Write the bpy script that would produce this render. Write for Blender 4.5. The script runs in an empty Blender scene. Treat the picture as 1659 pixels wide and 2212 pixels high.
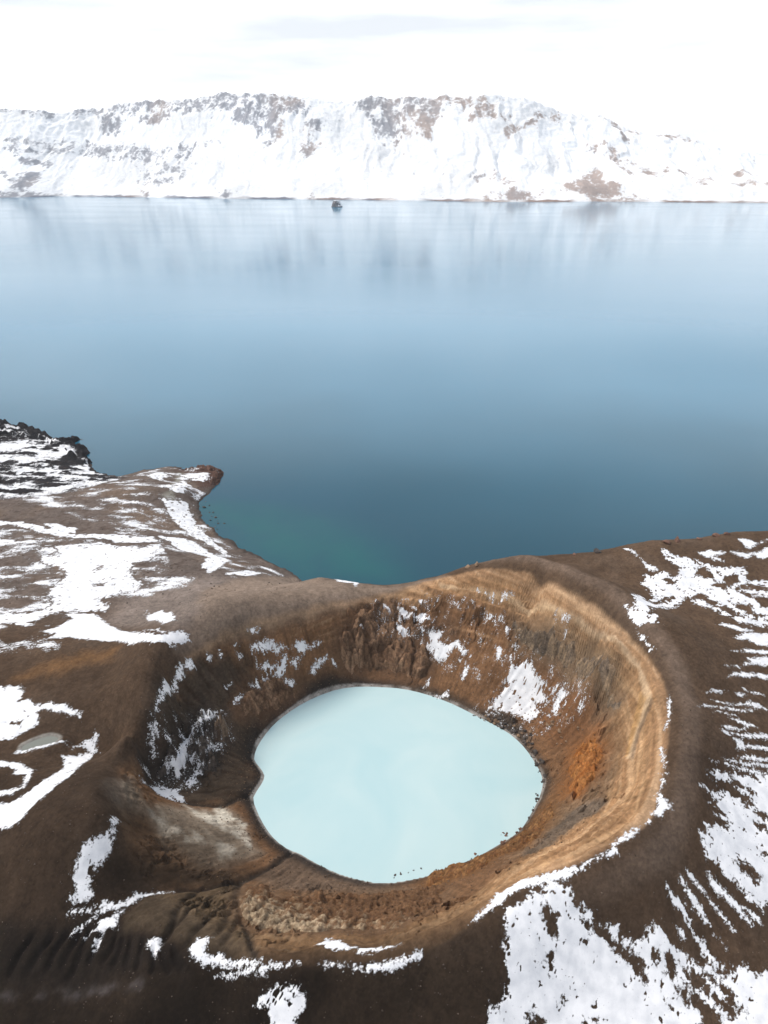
import bpy, math, random
import numpy as np

scene = bpy.context.scene
# ---------------------------------------------------------------- camera
cam = bpy.data.cameras.new('camera')
camera = bpy.data.objects.new('camera', cam)
scene.collection.objects.link(camera)
camera.location = (0, 0, 180)
camera.rotation_euler = (math.radians(90 - 26.2), 0, 0)
cam.sensor_fit = 'VERTICAL'
cam.angle = 2 * math.atan(1106 / 1536)
cam.clip_start = 1.0
cam.clip_end = 60000
scene.camera = camera
# ---------------------------------------------------------------- sky
SUN_TO = np.array([-0.56, 0.24, 0.80]); SUN_TO = SUN_TO / np.linalg.norm(SUN_TO)
world = bpy.data.worlds.new('World'); scene.world = world; world.use_nodes = True
wn, wl = world.node_tree.nodes, world.node_tree.links
wn.clear()
w_out = wn.new('ShaderNodeOutputWorld'); w_bg = wn.new('ShaderNodeBackground')
sky = wn.new('ShaderNodeTexSky'); sky.sky_type = 'NISHITA'; sky.sun_disc = False
sky.sun_elevation = math.asin(SUN_TO[2]); sky.sun_rotation = math.atan2(SUN_TO[0], SUN_TO[1])
w_co = wn.new('ShaderNodeTexCoord'); w_map = wn.new('ShaderNodeMapping'); w_map.inputs['Scale'].default_value = (1.2, 1.2, 9.0)
w_map.inputs['Rotation'].default_value = (0.05, 0.09, 0.3)
w_noise = wn.new('ShaderNodeTexNoise'); w_noise.inputs['Scale'].default_value = 1.6; w_noise.inputs['Detail'].default_value = 6
w_ramp = wn.new('ShaderNodeValToRGB')
w_ramp.color_ramp.elements[0].position = 0.40; w_ramp.color_ramp.elements[0].color = (7.1, 7.4, 7.8, 1)
w_ramp.color_ramp.elements[1].position = 0.60; w_ramp.color_ramp.elements[1].color = (11.6, 11.8, 12.1, 1)
w_mix = wn.new('ShaderNodeMixRGB'); w_mix.inputs['Fac'].default_value = 0.93
wl.new(w_co.outputs['Generated'], w_map.inputs['Vector']); wl.new(w_map.outputs['Vector'], w_noise.inputs['Vector'])
wl.new(w_noise.outputs['Fac'], w_ramp.inputs['Fac'])
wl.new(sky.outputs['Color'], w_mix.inputs['Color1']); wl.new(w_ramp.outputs['Color'], w_mix.inputs['Color2'])
w_sep = wn.new('ShaderNodeSeparateXYZ'); wl.new(w_co.outputs['Generated'], w_sep.inputs[0])
w_el = wn.new('ShaderNodeMapRange'); w_el.inputs['From Min'].default_value = 0.12; w_el.inputs['From Max'].default_value = 0.7
w_el.inputs['To Min'].default_value = 0.97; w_el.inputs['To Max'].default_value = 0.45
wl.new(w_sep.outputs['Z'], w_el.inputs['Value']); wl.new(w_el.outputs[0], w_mix.inputs['Fac'])
wl.new(w_mix.outputs['Color'], w_bg.inputs['Color']); w_bg.inputs['Strength'].default_value = 0.1
wl.new(w_bg.outputs['Background'], w_out.inputs['Surface'])
# ---------------------------------------------------------------- sun
sl = bpy.data.lights.new('sun', 'SUN'); sun = bpy.data.objects.new('sun', sl); scene.collection.objects.link(sun)
sl.energy = 2.8; sl.angle = math.radians(18); sl.color = (1.0, 0.94, 0.86)
from mathutils import Vector
sun.rotation_euler = Vector(SUN_TO).to_track_quat('Z', 'Y').to_euler()
sun.location = (0, 0, 400)
scene.view_settings.view_transform = 'Standard'; scene.view_settings.look = 'None'
scene.view_settings.exposure = 0.35; scene.view_settings.gamma = 1.0; scene.view_settings.use_curve_mapping = False
scene.cycles.max_bounces = 6; scene.cycles.volume_bounces = 2

# ---------------------------------------------------------------- survey of the place (metres, x east, y north, lake level 0)
CTRL = [(-10.2,208.4,5),(-5.1,208.5,5),(0.1,208.1,5),(4.5,207.7,5),(8.6,206.8,5),(12.9,205.3,5),(17,203.5,5),(20.7,201.5,5),(24.3,199.3,5),(27.8,196.7,5),(31.2,194,5),(34.2,191.7,5),(37.1,189.4,5),(40.1,186.9,5),(42.7,184.3,5),(44.8,181.4,5),(46.4,178.5,5),(47.6,175.6,5),(48.5,172.8,5),(49.2,170.2,5),(49.8,167.8,5),(50,165.5,5),(49.9,163.1,5),(49,160.4,5),(47.8,157.6,5),(46.3,155,5),(44.7,152.4,5),(42.8,149.4,5),(40.8,146.6,5),(39.2,144.9,5),(37.3,143.4,5),(34.8,141.7,5),(31.7,139.8,5),(28.3,137.7,5),(24.7,135.8,5),(21.3,134.2,5),(18,132.9,5),(14.7,131.5,5),(11.4,130.3,5),(8.2,129.5,5),(5.1,128.9,5),(2.5,128.4,5),(0.1,128.2,5),(-2.4,128.4,5),(-5,128.9,5),(-8.1,129.7,5),(-11.3,130.7,5),(-14.7,132.2,5),(-17.9,133.9,5),(-20.8,135.6,5),(-23.4,137.3,5),(-25.6,138.2,5),(-27.6,139.2,5),(-29.9,140.9,5),(-32,142.9,5),(-33.8,145.1,5),(-35.4,147.4,5),(-36.9,149.9,5),(-38.2,152.4,5),(-39.4,154.9,5),(-40,157.3,5),(-39.3,159.8,5),(-38.4,162.2,5),(-37.9,164.1,5),(-37.9,165.9,5),(-38.9,167.9,5),(-40.3,169.8,5),(-41.4,171.2,5),(-42.3,172.8,5),(-42.5,175.1,5),(-42.2,177.9,5),(-41.4,181,5),(-40.2,184.3,5),(-38.8,187.4,5),(-37.1,190.3,5),(-35.1,193,5),(-32.8,195.7,5),(-30.1,198.5,5),(-26.8,201.3,5),(-22.9,204,5),(-18.7,206.3,5),(-14.6,207.7,5),(-321.6,530.4,0),(-295.7,521.6,0),(-275.2,512,0),(-264,498.7,0),(-252.4,495.7,0),(-238.2,482.1,0),(-234,484,0),(-224.3,476.4,0),(-219.6,485.9,0),(-215.6,472.8,0),(-203.7,461.1,0),(-204.3,449.9,0),(-194.1,437.5,0),(-167.1,418.1,0),(-162.6,422.6,0),(-157,428.8,0),(-139.7,434.3,0),(-129.4,427.2,0),(-115.4,431.9,0),(-104.4,425.7,0),(-105.1,409.3,0),(-104.2,400.8,0),(-109.1,378.8,0),(-105.6,366.4,0),(-95.1,346.2,0),(-80.6,330.3,0),(-68.7,317.9,0),(-57.9,308.5,0),(-42.7,296.9,0),(-8.9,232.2,29),(-5.3,234,28.8),(-0.1,236.5,28.6),(5.6,238.2,29),(11.4,238.6,30.5),(17.5,238.2,32.6),(23.5,237.1,35),(29.3,235.4,37.7),(34.9,232.9,40.6),(40,230,43),(44.8,227.1,44.4),(49.2,223.8,45.3),(53.5,219.8,46),(57.9,214.6,46.8),(62.1,208.8,47.5),(65.8,203,48),(68.9,197.6,48.1),(71.4,192.3,48.1),(73.6,186.9,48),(75.6,181.4,48),(77.3,175.9,48.1),(78.5,170.5,48),(79.1,165.4,47.7),(79.3,160.4,47.4),(78.7,155.2,47),(77.2,149.7,46.7),(75.1,144,46.3),(73,138.6,46),(70.8,133.5,45.7),(68.6,128.7,45.3),(66.4,124.4,45),(64.4,120.7,44.7),(62.5,117.4,44.3),(59.9,114.6,44),(56.3,112.1,43.7),(52.1,110,43.3),(48.3,108.3,43),(45.5,107,42.7),(43.2,106.1,42.3),(40.5,105.1,42),(37.1,104,41.7),(33.3,102.9,41.3),(29.8,101.6,41),(26.7,100,40.7),(23.8,98.1,40.3),(21.3,96.5,40),(19.4,95.3,39.6),(17.9,94.3,39.3),(16.2,93.2,39),(14.1,92,38.8),(11.7,90.7,38.6),(9.4,89.7,38.5),(6.9,88.9,38.4),(4.5,88.3,38.2),(1.9,87.8,38),(-0.8,87.7,37.7),(-3.7,87.7,37.4),(-6.4,87.7,37),(-9.2,87.8,36.6),(-12,88,36.3),(-13.9,88.2,36),(-19,224.4,31),(-24.8,220.4,31.9),(-31.8,215.4,33),(-37.9,211,34.1),(-43.8,206.7,35),(-49.7,202.6,35.6),(-55,198.5,36),(-59.2,194.8,36.1),(-62.6,190.8,36),(-65.6,186.2,36.1),(-67.7,181.2,36),(-68.5,176.2,35.6),(-68.7,171.4,35),(-68.8,166.7,33.9),(-68.8,163.4,33),(-26.7,251.8,26),(-19.7,250.1,25.9),(-11.2,247.9,26),(-5.2,245.8,26.4),(0.1,244.2,27),(4.5,244.2,27.2),(9.4,244.3,28),(16.7,242.9,30.8),(23.9,241.2,34),(28.2,240.1,36.6),(32.5,239.2,39),(38.9,238.6,41.1),(46.5,238,43),(55.8,236.7,44.7),(65.3,235.6,46),(73.2,235.7,46.6),(81.3,236.7,47),(91.4,239,48),(101.8,241.2,49),(111,241.3,49.6),(119.5,241.2,50),(127.4,242.6,50.6),(134.9,244.2,51),(142.3,245.1,51),(149.9,245.8,51),(159.2,246.5,51.5),(166.7,247,52),(0.1,223.1,16),(21,219.1,19),(39.8,223,33),(38.7,207.9,19),(53.8,216.9,37),(52.4,204.1,26),(51.9,194.9,13),(65.5,195.9,36),(64.7,186.7,24),(56.5,176.9,9),(68.3,178.7,38),(72.6,160.6,39),(71,146.9,38),(64.7,134.2,36),(57,127.2,34),(67.6,175.4,26),(64,156.6,25),(56.2,165.9,10),(59.1,157,21),(58.4,144.7,23),(47.1,137.3,17),(52.7,149.5,14),(32.2,124.8,20),(36.9,121.4,26),(44.6,118.5,33),(20.4,122.7,14),(20.6,109,26),(13.2,109.5,22),(0.1,123.4,7.5),(0.1,114.4,15),(0.1,102.4,25),(-2.9,93.6,33),(-15.3,119.7,11),(-13.5,101.9,25),(-23.4,127.1,8),(-24.2,103.6,24),(-30.2,112.8,19),(-16.5,93.8,32),(-36.3,119.3,15),(-33.6,105.4,23),(-26.9,89.8,33),(-28.2,134.9,7),(-33.1,126.3,10),(-47.8,119.3,16),(-58.7,112.1,22),(-72.6,106.8,25),(-46,106.4,24),(-38.5,99.3,29),(-52.6,104.3,25.5),(-55.9,121.4,21),(-64.6,116.5,29),(-69.2,115.4,32),(-48,125.2,16),(-40.9,129.6,12),(-80.8,118.6,36),(-82.6,151,27),(-72.6,130.8,38),(-67.9,122.3,38),(-77.6,128.4,37.5),(-54.2,135.8,17),(-61.9,141.8,19),(-45.1,138.4,12),(-42.3,156.3,6.5),(-50.7,150.7,8.5),(-67.1,153,14),(-70.9,156.3,18),(-79.7,158.3,23),(-68.3,135.1,30),(-64.3,128.3,26),(-56.3,174.7,19),(-46.5,172.8,9),(-57.5,163.9,12),(-49.7,159.4,9),(-66.7,178.6,27),(-62,167.6,18),(-46.6,198.9,24),(-37.8,198.4,10),(-31.6,206.6,20),(-18.8,214.7,18),(-58.2,186.6,26),(-48.4,186.8,16),(-72,155.1,31),(-71.4,154,24),(-101.5,157.9,26.5),(-117.9,168,27),(-110.9,186.4,30),(-124.4,181.9,28),(-86.3,182.7,33),(-92.8,170.8,30),(-105.5,192.4,31),(-133,200.1,29),(-89.7,215.3,28),(-67.2,229,29),(-41.5,234.7,28.5),(-28,244.9,27),(-116,238.1,23),(-153.8,239.6,22),(-76.5,266,19),(-114.6,289.3,15),(-156.9,287.5,16),(-191.9,314.3,14),(-83,295.8,10),(-58.9,289.2,8),(-134.6,351,9),(-116.7,379.9,7),(-171.7,348.9,10),(-217.9,365,8),(-192.1,397.9,5),(-242.8,446.6,4),(-272.8,475.9,3),(-143.3,405,5),(-113,409.7,3),(-128.2,401.3,3.5),(-146.2,179.8,26),(-183.9,242.7,20),(-247.5,348.9,10),(-122.1,139.1,29),(-295.7,430.2,4),(87.1,156.4,46),(103.1,161.1,42),(112.6,163.4,40),(83.3,129,40),(98.6,132.7,36),(69.4,106.4,36),(88.9,110.1,31),(46.1,96.3,35),(65.3,91.5,27),(80.1,88.6,24),(35.2,89.1,31),(24.6,81,28),(6.5,84.1,32),(6.4,80.4,29),(-11.9,84.6,31),(-11.8,81,28),(-31.4,87.5,26),(-31,83.6,23),(-56.2,86.3,18),(-82.4,88.4,14),(-58.7,95.5,22),(-85.6,96.9,18),(-89.6,108.1,24),(-78.7,110.4,29),(-92.5,117,30),(-97.7,128.9,32),(-108.1,148.3,28),(99.4,188.4,47),(88.4,200.2,48),(76.9,214.9,48),(122.1,204.8,45),(137.7,218.2,46),(112.5,222.9,49),(144.3,234,50.5),(63.7,228.8,46.5),(144.4,170.4,34),(169.4,218.2,46),(119.2,125.2,28),(105.3,96.9,18),(-104.8,100.5,12),(-109.9,115.3,24),(-39.1,93.6,30),(-36.6,90.8,29),(-21.5,87.9,33),(-28.2,265.8,12.7),(-30.3,285.7,-3),(-34.1,321.5,-9),(-20.8,264,12.6),(-22.3,284,-3),(-25.1,319.9,-9),(-11.9,261.9,12.7),(-12.8,281.8,-3),(-14.4,317.8,-9),(-5.5,259.8,13.1),(-5.9,279.8,-3),(-6.7,315.7,-9),(0.1,258.2,13.7),(0.1,278.2,-3),(0.1,314.2,-9),(4.8,258.2,13.9),(5.2,278.2,-3),(5.8,314.2,-9),(10,258.3,14.7),(10.7,278.3,-3),(12.1,314.3,-9),(17.7,256.9,17.5),(19.2,278.4,-3),(21.5,312.7,-9),(25.2,255.1,20.7),(27.7,280,-3),(30.8,310.9,-9),(29.9,254,23.3),(33.1,281.5,-3),(36.6,311.3,-9),(34.4,253.1,25.7),(38.5,283,-3),(42.5,312.7,-9),(41.1,252.4,27.8),(46.3,284.5,-3),(51.2,314.1,-9),(49.2,251.8,29.7),(55.8,285.5,-3),(61.5,315,-9),(59,250.3,31.4),(67.3,285.5,-3),(74.2,314.7,-9),(69,249.1,32.7),(79,285.3,-3),(87,314.2,-9),(77.3,249.1,33.3),(88.6,285.6,-3),(97.5,314.2,-9),(85.8,250,33.7),(98.4,286.5,-3),(108.1,314.9,-9),(96.4,252.1,34.7),(110.6,289.1,-3),(121.3,317.1,-9),(107.3,254.1,35.7),(123.1,291.6,-3),(134.8,319.2,-9),(116.9,254,36.3),(134.2,291.5,-3),(146.7,318.8,-9),(125.7,253.7,36.7),(144.3,291.2,-3),(157.6,318.1,-9),(133.9,255,37.3),(153.6,292.5,-3),(167.5,319.1,-9),(141.7,256.5,37.7),(162.4,294,-3),(176.9,320.3,-9),(149.3,257.2,37.7),(170.8,294.3,-3),(185.9,320.2,-9),(157.1,257.7,37.7),(179.4,294.3,-3),(195.1,319.9,-9),(166.8,258.3,38.2),(190.3,294.7,-3),(206.6,319.9,-9),(174.5,258.6,38.7),(199.1,295,-3),(215.9,319.9,-9),(-287.6,542.1,-5),(-251.2,516.6,-5),(-226.4,500.7,-5),(-227.2,498.3,-5),(-197.1,484.6,-5),(-183.9,458.2,-5),(-157.7,438,-5),(-167,448.4,-5),(-127.3,449.1,-5),(-84.4,434.8,-5),(-82.4,398,-5),(-85.4,375.1,-5),(-64.5,345.3,-5),(-44.1,325.7,-5),(-8.1,199.7,1),(7,198.5,1),(19.5,192.5,1),(29.8,184.5,1),(37.3,175.8,1),(39.9,167.3,1),(38.3,159.1,1),(32.8,150.3,1),(25.5,144.9,1),(14.5,139.3,1),(4.2,136.1,1),(-3.9,136.1,1),(-14.2,140.1,1),(-22,144.4,1),(-28.2,150.9,1),(-31.9,158.8,1),(-30.2,165.7,1),(-33.7,171.2,1),(-32.1,180.4,1),(-26.2,189.6,1),(-14.9,198.1,1),(-330,650,-12),(0,650,-14),(300,650,-14),(300,400,-10),(100,420,-12),(-60,480,-8),(-400,40,5),(300,40,0),(0,20,18),(-330,300,20),(-330,200,22),(-330,450,4),(260,200,24),(260,120,8),(-200,30,4),(150,30,8)]
LAKE_OUTLINE = [(-10.2,208.4),(-5.1,208.5),(0.1,208.1),(4.5,207.7),(8.6,206.8),(12.9,205.3),(17,203.5),(20.7,201.5),(24.3,199.3),(27.8,196.7),(31.2,194),(34.2,191.7),(37.1,189.4),(40.1,186.9),(42.7,184.3),(44.8,181.4),(46.4,178.5),(47.6,175.6),(48.5,172.8),(49.2,170.2),(49.8,167.8),(50,165.5),(49.9,163.1),(49,160.4),(47.8,157.6),(46.3,155),(44.7,152.4),(42.8,149.4),(40.8,146.6),(39.2,144.9),(37.3,143.4),(34.8,141.7),(31.7,139.8),(28.3,137.7),(24.7,135.8),(21.3,134.2),(18,132.9),(14.7,131.5),(11.4,130.3),(8.2,129.5),(5.1,128.9),(2.5,128.4),(0.1,128.2),(-2.4,128.4),(-5,128.9),(-8.1,129.7),(-11.3,130.7),(-14.7,132.2),(-17.9,133.9),(-20.8,135.6),(-23.4,137.3),(-25.6,138.2),(-27.6,139.2),(-29.9,140.9),(-32,142.9),(-33.8,145.1),(-35.4,147.4),(-36.9,149.9),(-38.2,152.4),(-39.4,154.9),(-40,157.3),(-39.3,159.8),(-38.4,162.2),(-37.9,164.1),(-37.9,165.9),(-38.9,167.9),(-40.3,169.8),(-41.4,171.2),(-42.3,172.8),(-42.5,175.1),(-42.2,177.9),(-41.4,181),(-40.2,184.3),(-38.8,187.4),(-37.1,190.3),(-35.1,193),(-32.8,195.7),(-30.1,198.5),(-26.8,201.3),(-22.9,204),(-18.7,206.3),(-14.6,207.7)]
RIM = [(-8.9,232.2),(-5.3,234),(-0.1,236.5),(5.6,238.2),(11.4,238.6),(17.5,238.2),(23.5,237.1),(29.3,235.4),(34.9,232.9),(40,230),(44.8,227.1),(49.2,223.8),(53.5,219.8),(57.9,214.6),(62.1,208.8),(65.8,203),(68.9,197.6),(71.4,192.3),(73.6,186.9),(75.6,181.4),(77.3,175.9),(78.5,170.5),(79.1,165.4),(79.3,160.4),(78.7,155.2),(77.2,149.7),(75.1,144),(73,138.6),(70.8,133.5),(68.6,128.7),(66.4,124.4),(64.4,120.7),(62.5,117.4),(59.9,114.6),(56.3,112.1),(52.1,110),(48.3,108.3),(45.5,107),(43.2,106.1),(40.5,105.1),(37.1,104),(33.3,102.9),(29.8,101.6),(26.7,100),(23.8,98.1),(21.3,96.5),(19.4,95.3),(17.9,94.3),(16.2,93.2),(14.1,92),(11.7,90.7),(9.4,89.7),(6.9,88.9),(4.5,88.3),(1.9,87.8),(-0.8,87.7),(-3.7,87.7),(-6.4,87.7),(-9.2,87.8),(-12,88),(-13.9,88.2),(-26.9,89.8),(-40.8,99.9),(-53.9,111.6),(-63.5,116.5),(-66.6,123.2),(-75.4,146.1),(-68.8,163.4),(-68.8,166.7),(-68.7,171.4),(-68.5,176.2),(-67.7,181.2),(-65.6,186.2),(-62.6,190.8),(-59.2,194.8),(-55,198.5),(-49.7,202.6),(-43.8,206.7),(-37.9,211),(-31.8,215.4),(-24.8,220.4),(-19,224.4)]
SNOW = [
 ('broad white snowfield fanning down the dark slope in the bottom right corner', None, 1, 0.5,
  [[(26.3,96.9),(29.4,98.3),(31.2,99.6),(35,100.9),(38.5,101.8),(39.5,100.4),(40,98.3),(41.4,98.3),(43.5,98.4),(46.2,97.5),(48.9,96.7),(50.7,95.8),(53.9,95.5),(56.8,95.8),(57.1,97.4),(59,97.5),(60.6,96),(62.7,94.4),(65.1,93.9),(67.3,93),(70.1,91.4),(73.2,91.3),(74.6,93.1),(77.1,93.3),(79.2,92.2),(120,96.3),(129.6,94.6),(109.2,65.1),(14.7,62.2),(17.4,65.8),(20.5,81.7),(24.1,84.5),(24.5,87),(23.8,88.1),(24.9,89.4),(24.1,91.2),(25.3,94),(25.3,95.5)],
   [(61.4,103.3),(62.7,103.3),(64.1,102),(65.5,100.5),(66.6,98.2),(68.3,96.4),(71.4,93.2),(72.5,91.5),(70.2,92),(67.5,95.2),(66,97.3),(64.5,100.1),(63.1,101.5)],
   [(63.1,97.7),(64.9,98.2),(65.2,96.9),(65.4,95),(63.8,95.3),(63.3,96.6)]],
  [[(33.6,96.9),(36.7,96.7),(35.7,95.2),(35.4,93.6),(34,93.7),(33.3,94.8)], [(41.9,96.3),(43.7,97),(46,96),(47.8,94.9),(49.6,93.5),(51.8,92.4),(53.9,91.3),(54.4,89.8),(52.9,90.2),(50.8,91.6),(48.7,93.2),(46.5,94.3),(43.4,95)], [(57,94.5),(59.4,94.4),(61.1,92.9),(61.7,90.3),(63.6,88.3),(65.7,87.3),(66.9,86.3),(68.5,84.1),(63.4,65.3),(61.5,65.7),(60.4,67.5),(64.2,85.1),(62.5,87.4),(60.8,89.7),(59,90.9),(57.8,92.6)], [(62.7,92.6),(64.4,91.4),(66.6,90.4),(68.4,88.6),(71.1,87.2),(74,85.6),(72.9,84.7),(70.8,85.3),(68.6,86.9),(66.7,88.2),(64.3,89.5),(63.1,91)], [(68,91.4),(70.4,90.2),(72.4,87.8),(71.1,88.6),(69.1,89.7)], [(64.4,96.8),(66.3,95.4),(69.1,93.7),(70.5,91.8),(68.7,92.2),(66.3,93.7),(64.4,94.6)], [(28.4,82),(30,82.6),(31.5,82.2),(29.1,66.3),(27,66.2)], [(40.3,83.7),(41.3,83.9),(42.5,83.1),(41.1,83)], [(34.2,91.6),(35.2,91.6),(34.8,90.4),(33.2,90.1)], [(35.8,85.7),(36.6,86),(37,85.6),(36.2,85.4)], [(57.9,86.1),(59.5,86.2),(60.1,85.4),(58.5,85.5)]]),
 ('large white snowfield covering the brown slope at the right edge beyond the crater', None, 1, 0.4,
  [[(76.9,125.9),(79.2,126),(83.1,127.4),(86.4,128),(92.8,128.2),(90.3,129.5),(88.1,130.4),(91.2,130.5),(94.5,130),(91.5,131.4),(86.5,132),(86.3,133),(89.7,133.6),(93,134.2),(148.3,143.8),(154.7,144.1),(133.6,110.8),(85.1,104.3),(83.2,105.2),(81.4,106.5),(80.2,107.5),(78.7,108.5),(77.3,109),(75.7,109.8),(73.8,109.8),(72.5,110.9),(73.7,111.9),(72.9,113.1),(73.6,113.7),(73,114.9),(75,115.3),(74.7,116.7),(77.2,117.5),(80.1,118.6),(83.7,119.9),(80.8,120.3),(78.7,120.2),(81.7,121.8),(80.2,122.5),(78.1,123.2),(79.7,124.7),(81.5,125),(80,125.9)],
   [(80.7,131.7),(83.9,132.1),(86.5,132),(87.9,131.6),(84.4,130.4),(82.3,130.3)]],
  [[(81.1,112),(82.7,111.9),(84.3,111.2),(86.7,110),(85.8,109.5),(83.7,110.2),(81.9,111)], [(88.5,126.7),(90.7,126.1),(94.1,125.1),(94,124.5),(91.6,125.3),(89.4,126)], [(91.5,122.7),(139.7,130),(138.9,128.8),(91.9,121.9)], [(89,115.8),(90.8,116),(89.8,115.4)]]),
 ('first thin snow streak counted down the brown slope right of the crater', 'thin snow streaks on the right slope', 0.35, 0,
  [[(108.4,191.4),(111.2,192.8),(113.5,193),(117.7,191.8),(121.4,191),(116.9,190),(112.6,190.9)]],
  []),
 ('second thin snow streak counted down the brown slope right of the crater', 'thin snow streaks on the right slope', 0.35, 0,
  [[(106.5,177.9),(112.4,180.1),(113.8,181.7),(117.9,182),(181.1,189.6),(180.1,187.9),(117.4,180.2),(112,179.3)]],
  []),
 ('third thin snow streak counted down the brown slope right of the crater', 'thin snow streaks on the right slope', 0.35, 0,
  [[(100.3,165.5),(103.8,168.8),(107.6,169.4),(112.7,170.8),(175.1,179.7),(112.2,169),(103.7,167.1)]],
  []),
 ('fourth thin snow streak counted down the brown slope right of the crater', 'thin snow streaks on the right slope', 0.35, 0,
  [[(104.7,163.3),(111.1,162.8),(107.4,162.2)]],
  []),
 ('fifth thin snow streak counted down the brown slope right of the crater', 'thin snow streaks on the right slope', 0.35, 0,
  [[(90.4,158.1),(94.3,159.8),(99.2,161.1),(95.6,159.3),(91.4,157.9)]],
  []),
 ('sixth thin snow streak counted down the brown slope right of the crater', 'thin snow streaks on the right slope', 0.35, 0,
  [[(101.4,160.9),(104.9,161.6),(102.5,160)]],
  []),
 ('seventh thin snow streak counted down the brown slope right of the crater', 'thin snow streaks on the right slope', 0.35, 0,
  [[(91.2,155.9),(96.4,156.4),(100.5,156.8),(106.3,159.5),(107.9,159.4),(109.2,157.1),(166.3,165.5),(107,157.4),(102.5,157.3),(97.6,155.8),(93.8,155.6)]],
  []),
 ('eighth thin snow streak counted down the brown slope right of the crater', 'thin snow streaks on the right slope', 0.35, 0,
  [[(85.2,150.4),(88.3,153),(91.3,153.6),(95.6,154.5),(101.7,155.5),(106.2,156.9),(101.3,154.7),(96.8,153.9),(91.6,153)]],
  []),
 ('ninth thin snow streak counted down the brown slope right of the crater', 'thin snow streaks on the right slope', 0.35, 0,
  [[(90.1,150.6),(91.7,152),(93.3,152.4),(97.8,152.4),(95.5,151.8),(92.9,151.5)]],
  []),
 ('tenth thin snow streak counted down the brown slope right of the crater', 'thin snow streaks on the right slope', 0.35, 0,
  [[(94.1,150.3),(96.8,150.7),(99.7,151.2),(102.4,150.8),(103.1,150),(100.1,149.5),(97.4,150.3)]],
  []),
 ('eleventh thin snow streak counted down the brown slope right of the crater', 'thin snow streaks on the right slope', 0.35, 0,
  [[(90,145.4),(93.6,147.5),(96.3,147.8),(100,148.7),(94.7,146.3),(91.7,145.6)]],
  []),
 ('twelfth thin snow streak counted down the brown slope right of the crater', 'thin snow streaks on the right slope', 0.35, 0,
  [[(89.1,143.3),(90.7,144.6),(92.4,144.8),(97.6,146.5),(102.7,148),(161.5,157.9),(160.9,157),(100.2,146),(95.5,144.9),(91.6,143.6)]],
  []),
 ('thirteenth thin snow streak counted down the brown slope right of the crater', 'thin snow streaks on the right slope', 0.35, 0,
  [[(92.7,143.2),(95.7,144.1),(96.3,142.9),(100.6,143.9),(159,154),(158,152.5),(100.1,142.7),(96.8,142.1),(96,141),(92.4,140.2),(93.5,141.6)]],
  []),
 ('fourteenth thin snow streak counted down the brown slope right of the crater', 'thin snow streaks on the right slope', 0.35, 0,
  [[(91.9,138.2),(97.4,139.9),(156.3,149.7),(155.6,148.7),(95.4,138.3)]],
  []),
 ('fifteenth thin snow streak counted down the brown slope right of the crater', 'thin snow streaks on the right slope', 0.35, 0,
  [[(86.8,136.1),(92.3,137.1),(96.6,138),(155.5,148.5),(154.8,147.5),(94.8,136.7),(89.2,135.9)]],
  []),
 ('sixteenth thin snow streak counted down the brown slope right of the crater', 'thin snow streaks on the right slope', 0.35, 0,
  [[(82.7,134.3),(85.5,134.7),(84,134.1)]],
  []),
 ('seventeenth thin snow streak counted down the brown slope right of the crater', 'thin snow streaks on the right slope', 0.35, 0,
  [[(87.2,134.8),(91,135.8),(94.5,135.9),(98.5,136),(152.9,144.4),(95.4,135),(91.4,134.8)]],
  []),
 ('first slanting snow streak from the left between the two big snowfields', 'slanting snow streaks lower right', 0.35, 0,
  [[(65.5,105.7),(66.5,105.8),(68.2,104),(70.2,101.7),(71.2,99.2),(70,99.5),(68.1,101.9),(66.4,103.9)]],
  []),
 ('second slanting snow streak from the left between the two big snowfields', 'slanting snow streaks lower right', 0.35, 0,
  [[(66.1,101.9),(67.3,101.3),(66.6,101.2)]],
  []),
 ('third slanting snow streak from the left between the two big snowfields', 'slanting snow streaks lower right', 0.35, 0,
  [[(68,107.5),(69.5,106.9),(71.6,104.9),(73.6,102.7),(75.5,100.8),(76.9,98.7),(76.1,98.6),(73.9,100.9),(71.7,103.7),(69.2,105.7)]],
  []),
 ('fourth slanting snow streak from the left between the two big snowfields', 'slanting snow streaks lower right', 0.35, 0,
  [[(73.1,108.6),(74.9,107.2),(77.4,105.1),(79.7,102.9),(81.5,100.6),(80.6,100.3),(78.6,102.1),(76.5,103.7),(72.8,106)]],
  []),
 ('fifth slanting snow streak from the left between the two big snowfields', 'slanting snow streaks lower right', 0.35, 0,
  [[(71.5,98.2),(72.6,96.9),(73.7,95.3),(73,95.7),(72,96.9)]],
  []),
 ('sixth slanting snow streak from the left between the two big snowfields', 'slanting snow streaks lower right', 0.35, 0,
  [[(79.2,103.8),(81.5,103),(83.5,102.2),(83.4,100.9),(81.6,101.9)]],
  []),
 ('long crescent of snow along the outside of the tan rim at lower right', None, 0.6, 0,
  [[(17.7,93.5),(19.5,96),(21.6,97.5),(24.3,100.2),(28.6,102.7),(34.7,103.7),(41,105.2),(43.9,105.6),(48.1,107.7),(51.8,109.4),(51.5,107.5),(49.8,106.3),(47,106.7),(45.2,106),(42.7,103.8),(38.8,102.1),(35.5,101.8),(31.4,100.6),(27.2,99.4),(24.6,97.6),(22.6,96.4),(21,95.7),(19.3,94.8)]],
  []),
 ('curled snow strip on the outer rim at far right with ragged foot', None, 0.5, 0,
  [[(67.9,127.2),(67.9,126.1),(66.5,122.9),(65.5,120.6),(67.4,119.9),(67.8,119.3),(63.9,116.1),(62,117.1),(63.9,118.8),(64.9,121.3),(66.8,125)]],
  []),
 ('narrow straight snow strip against the tan rim east of the lake', None, 0.3, 0,
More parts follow.
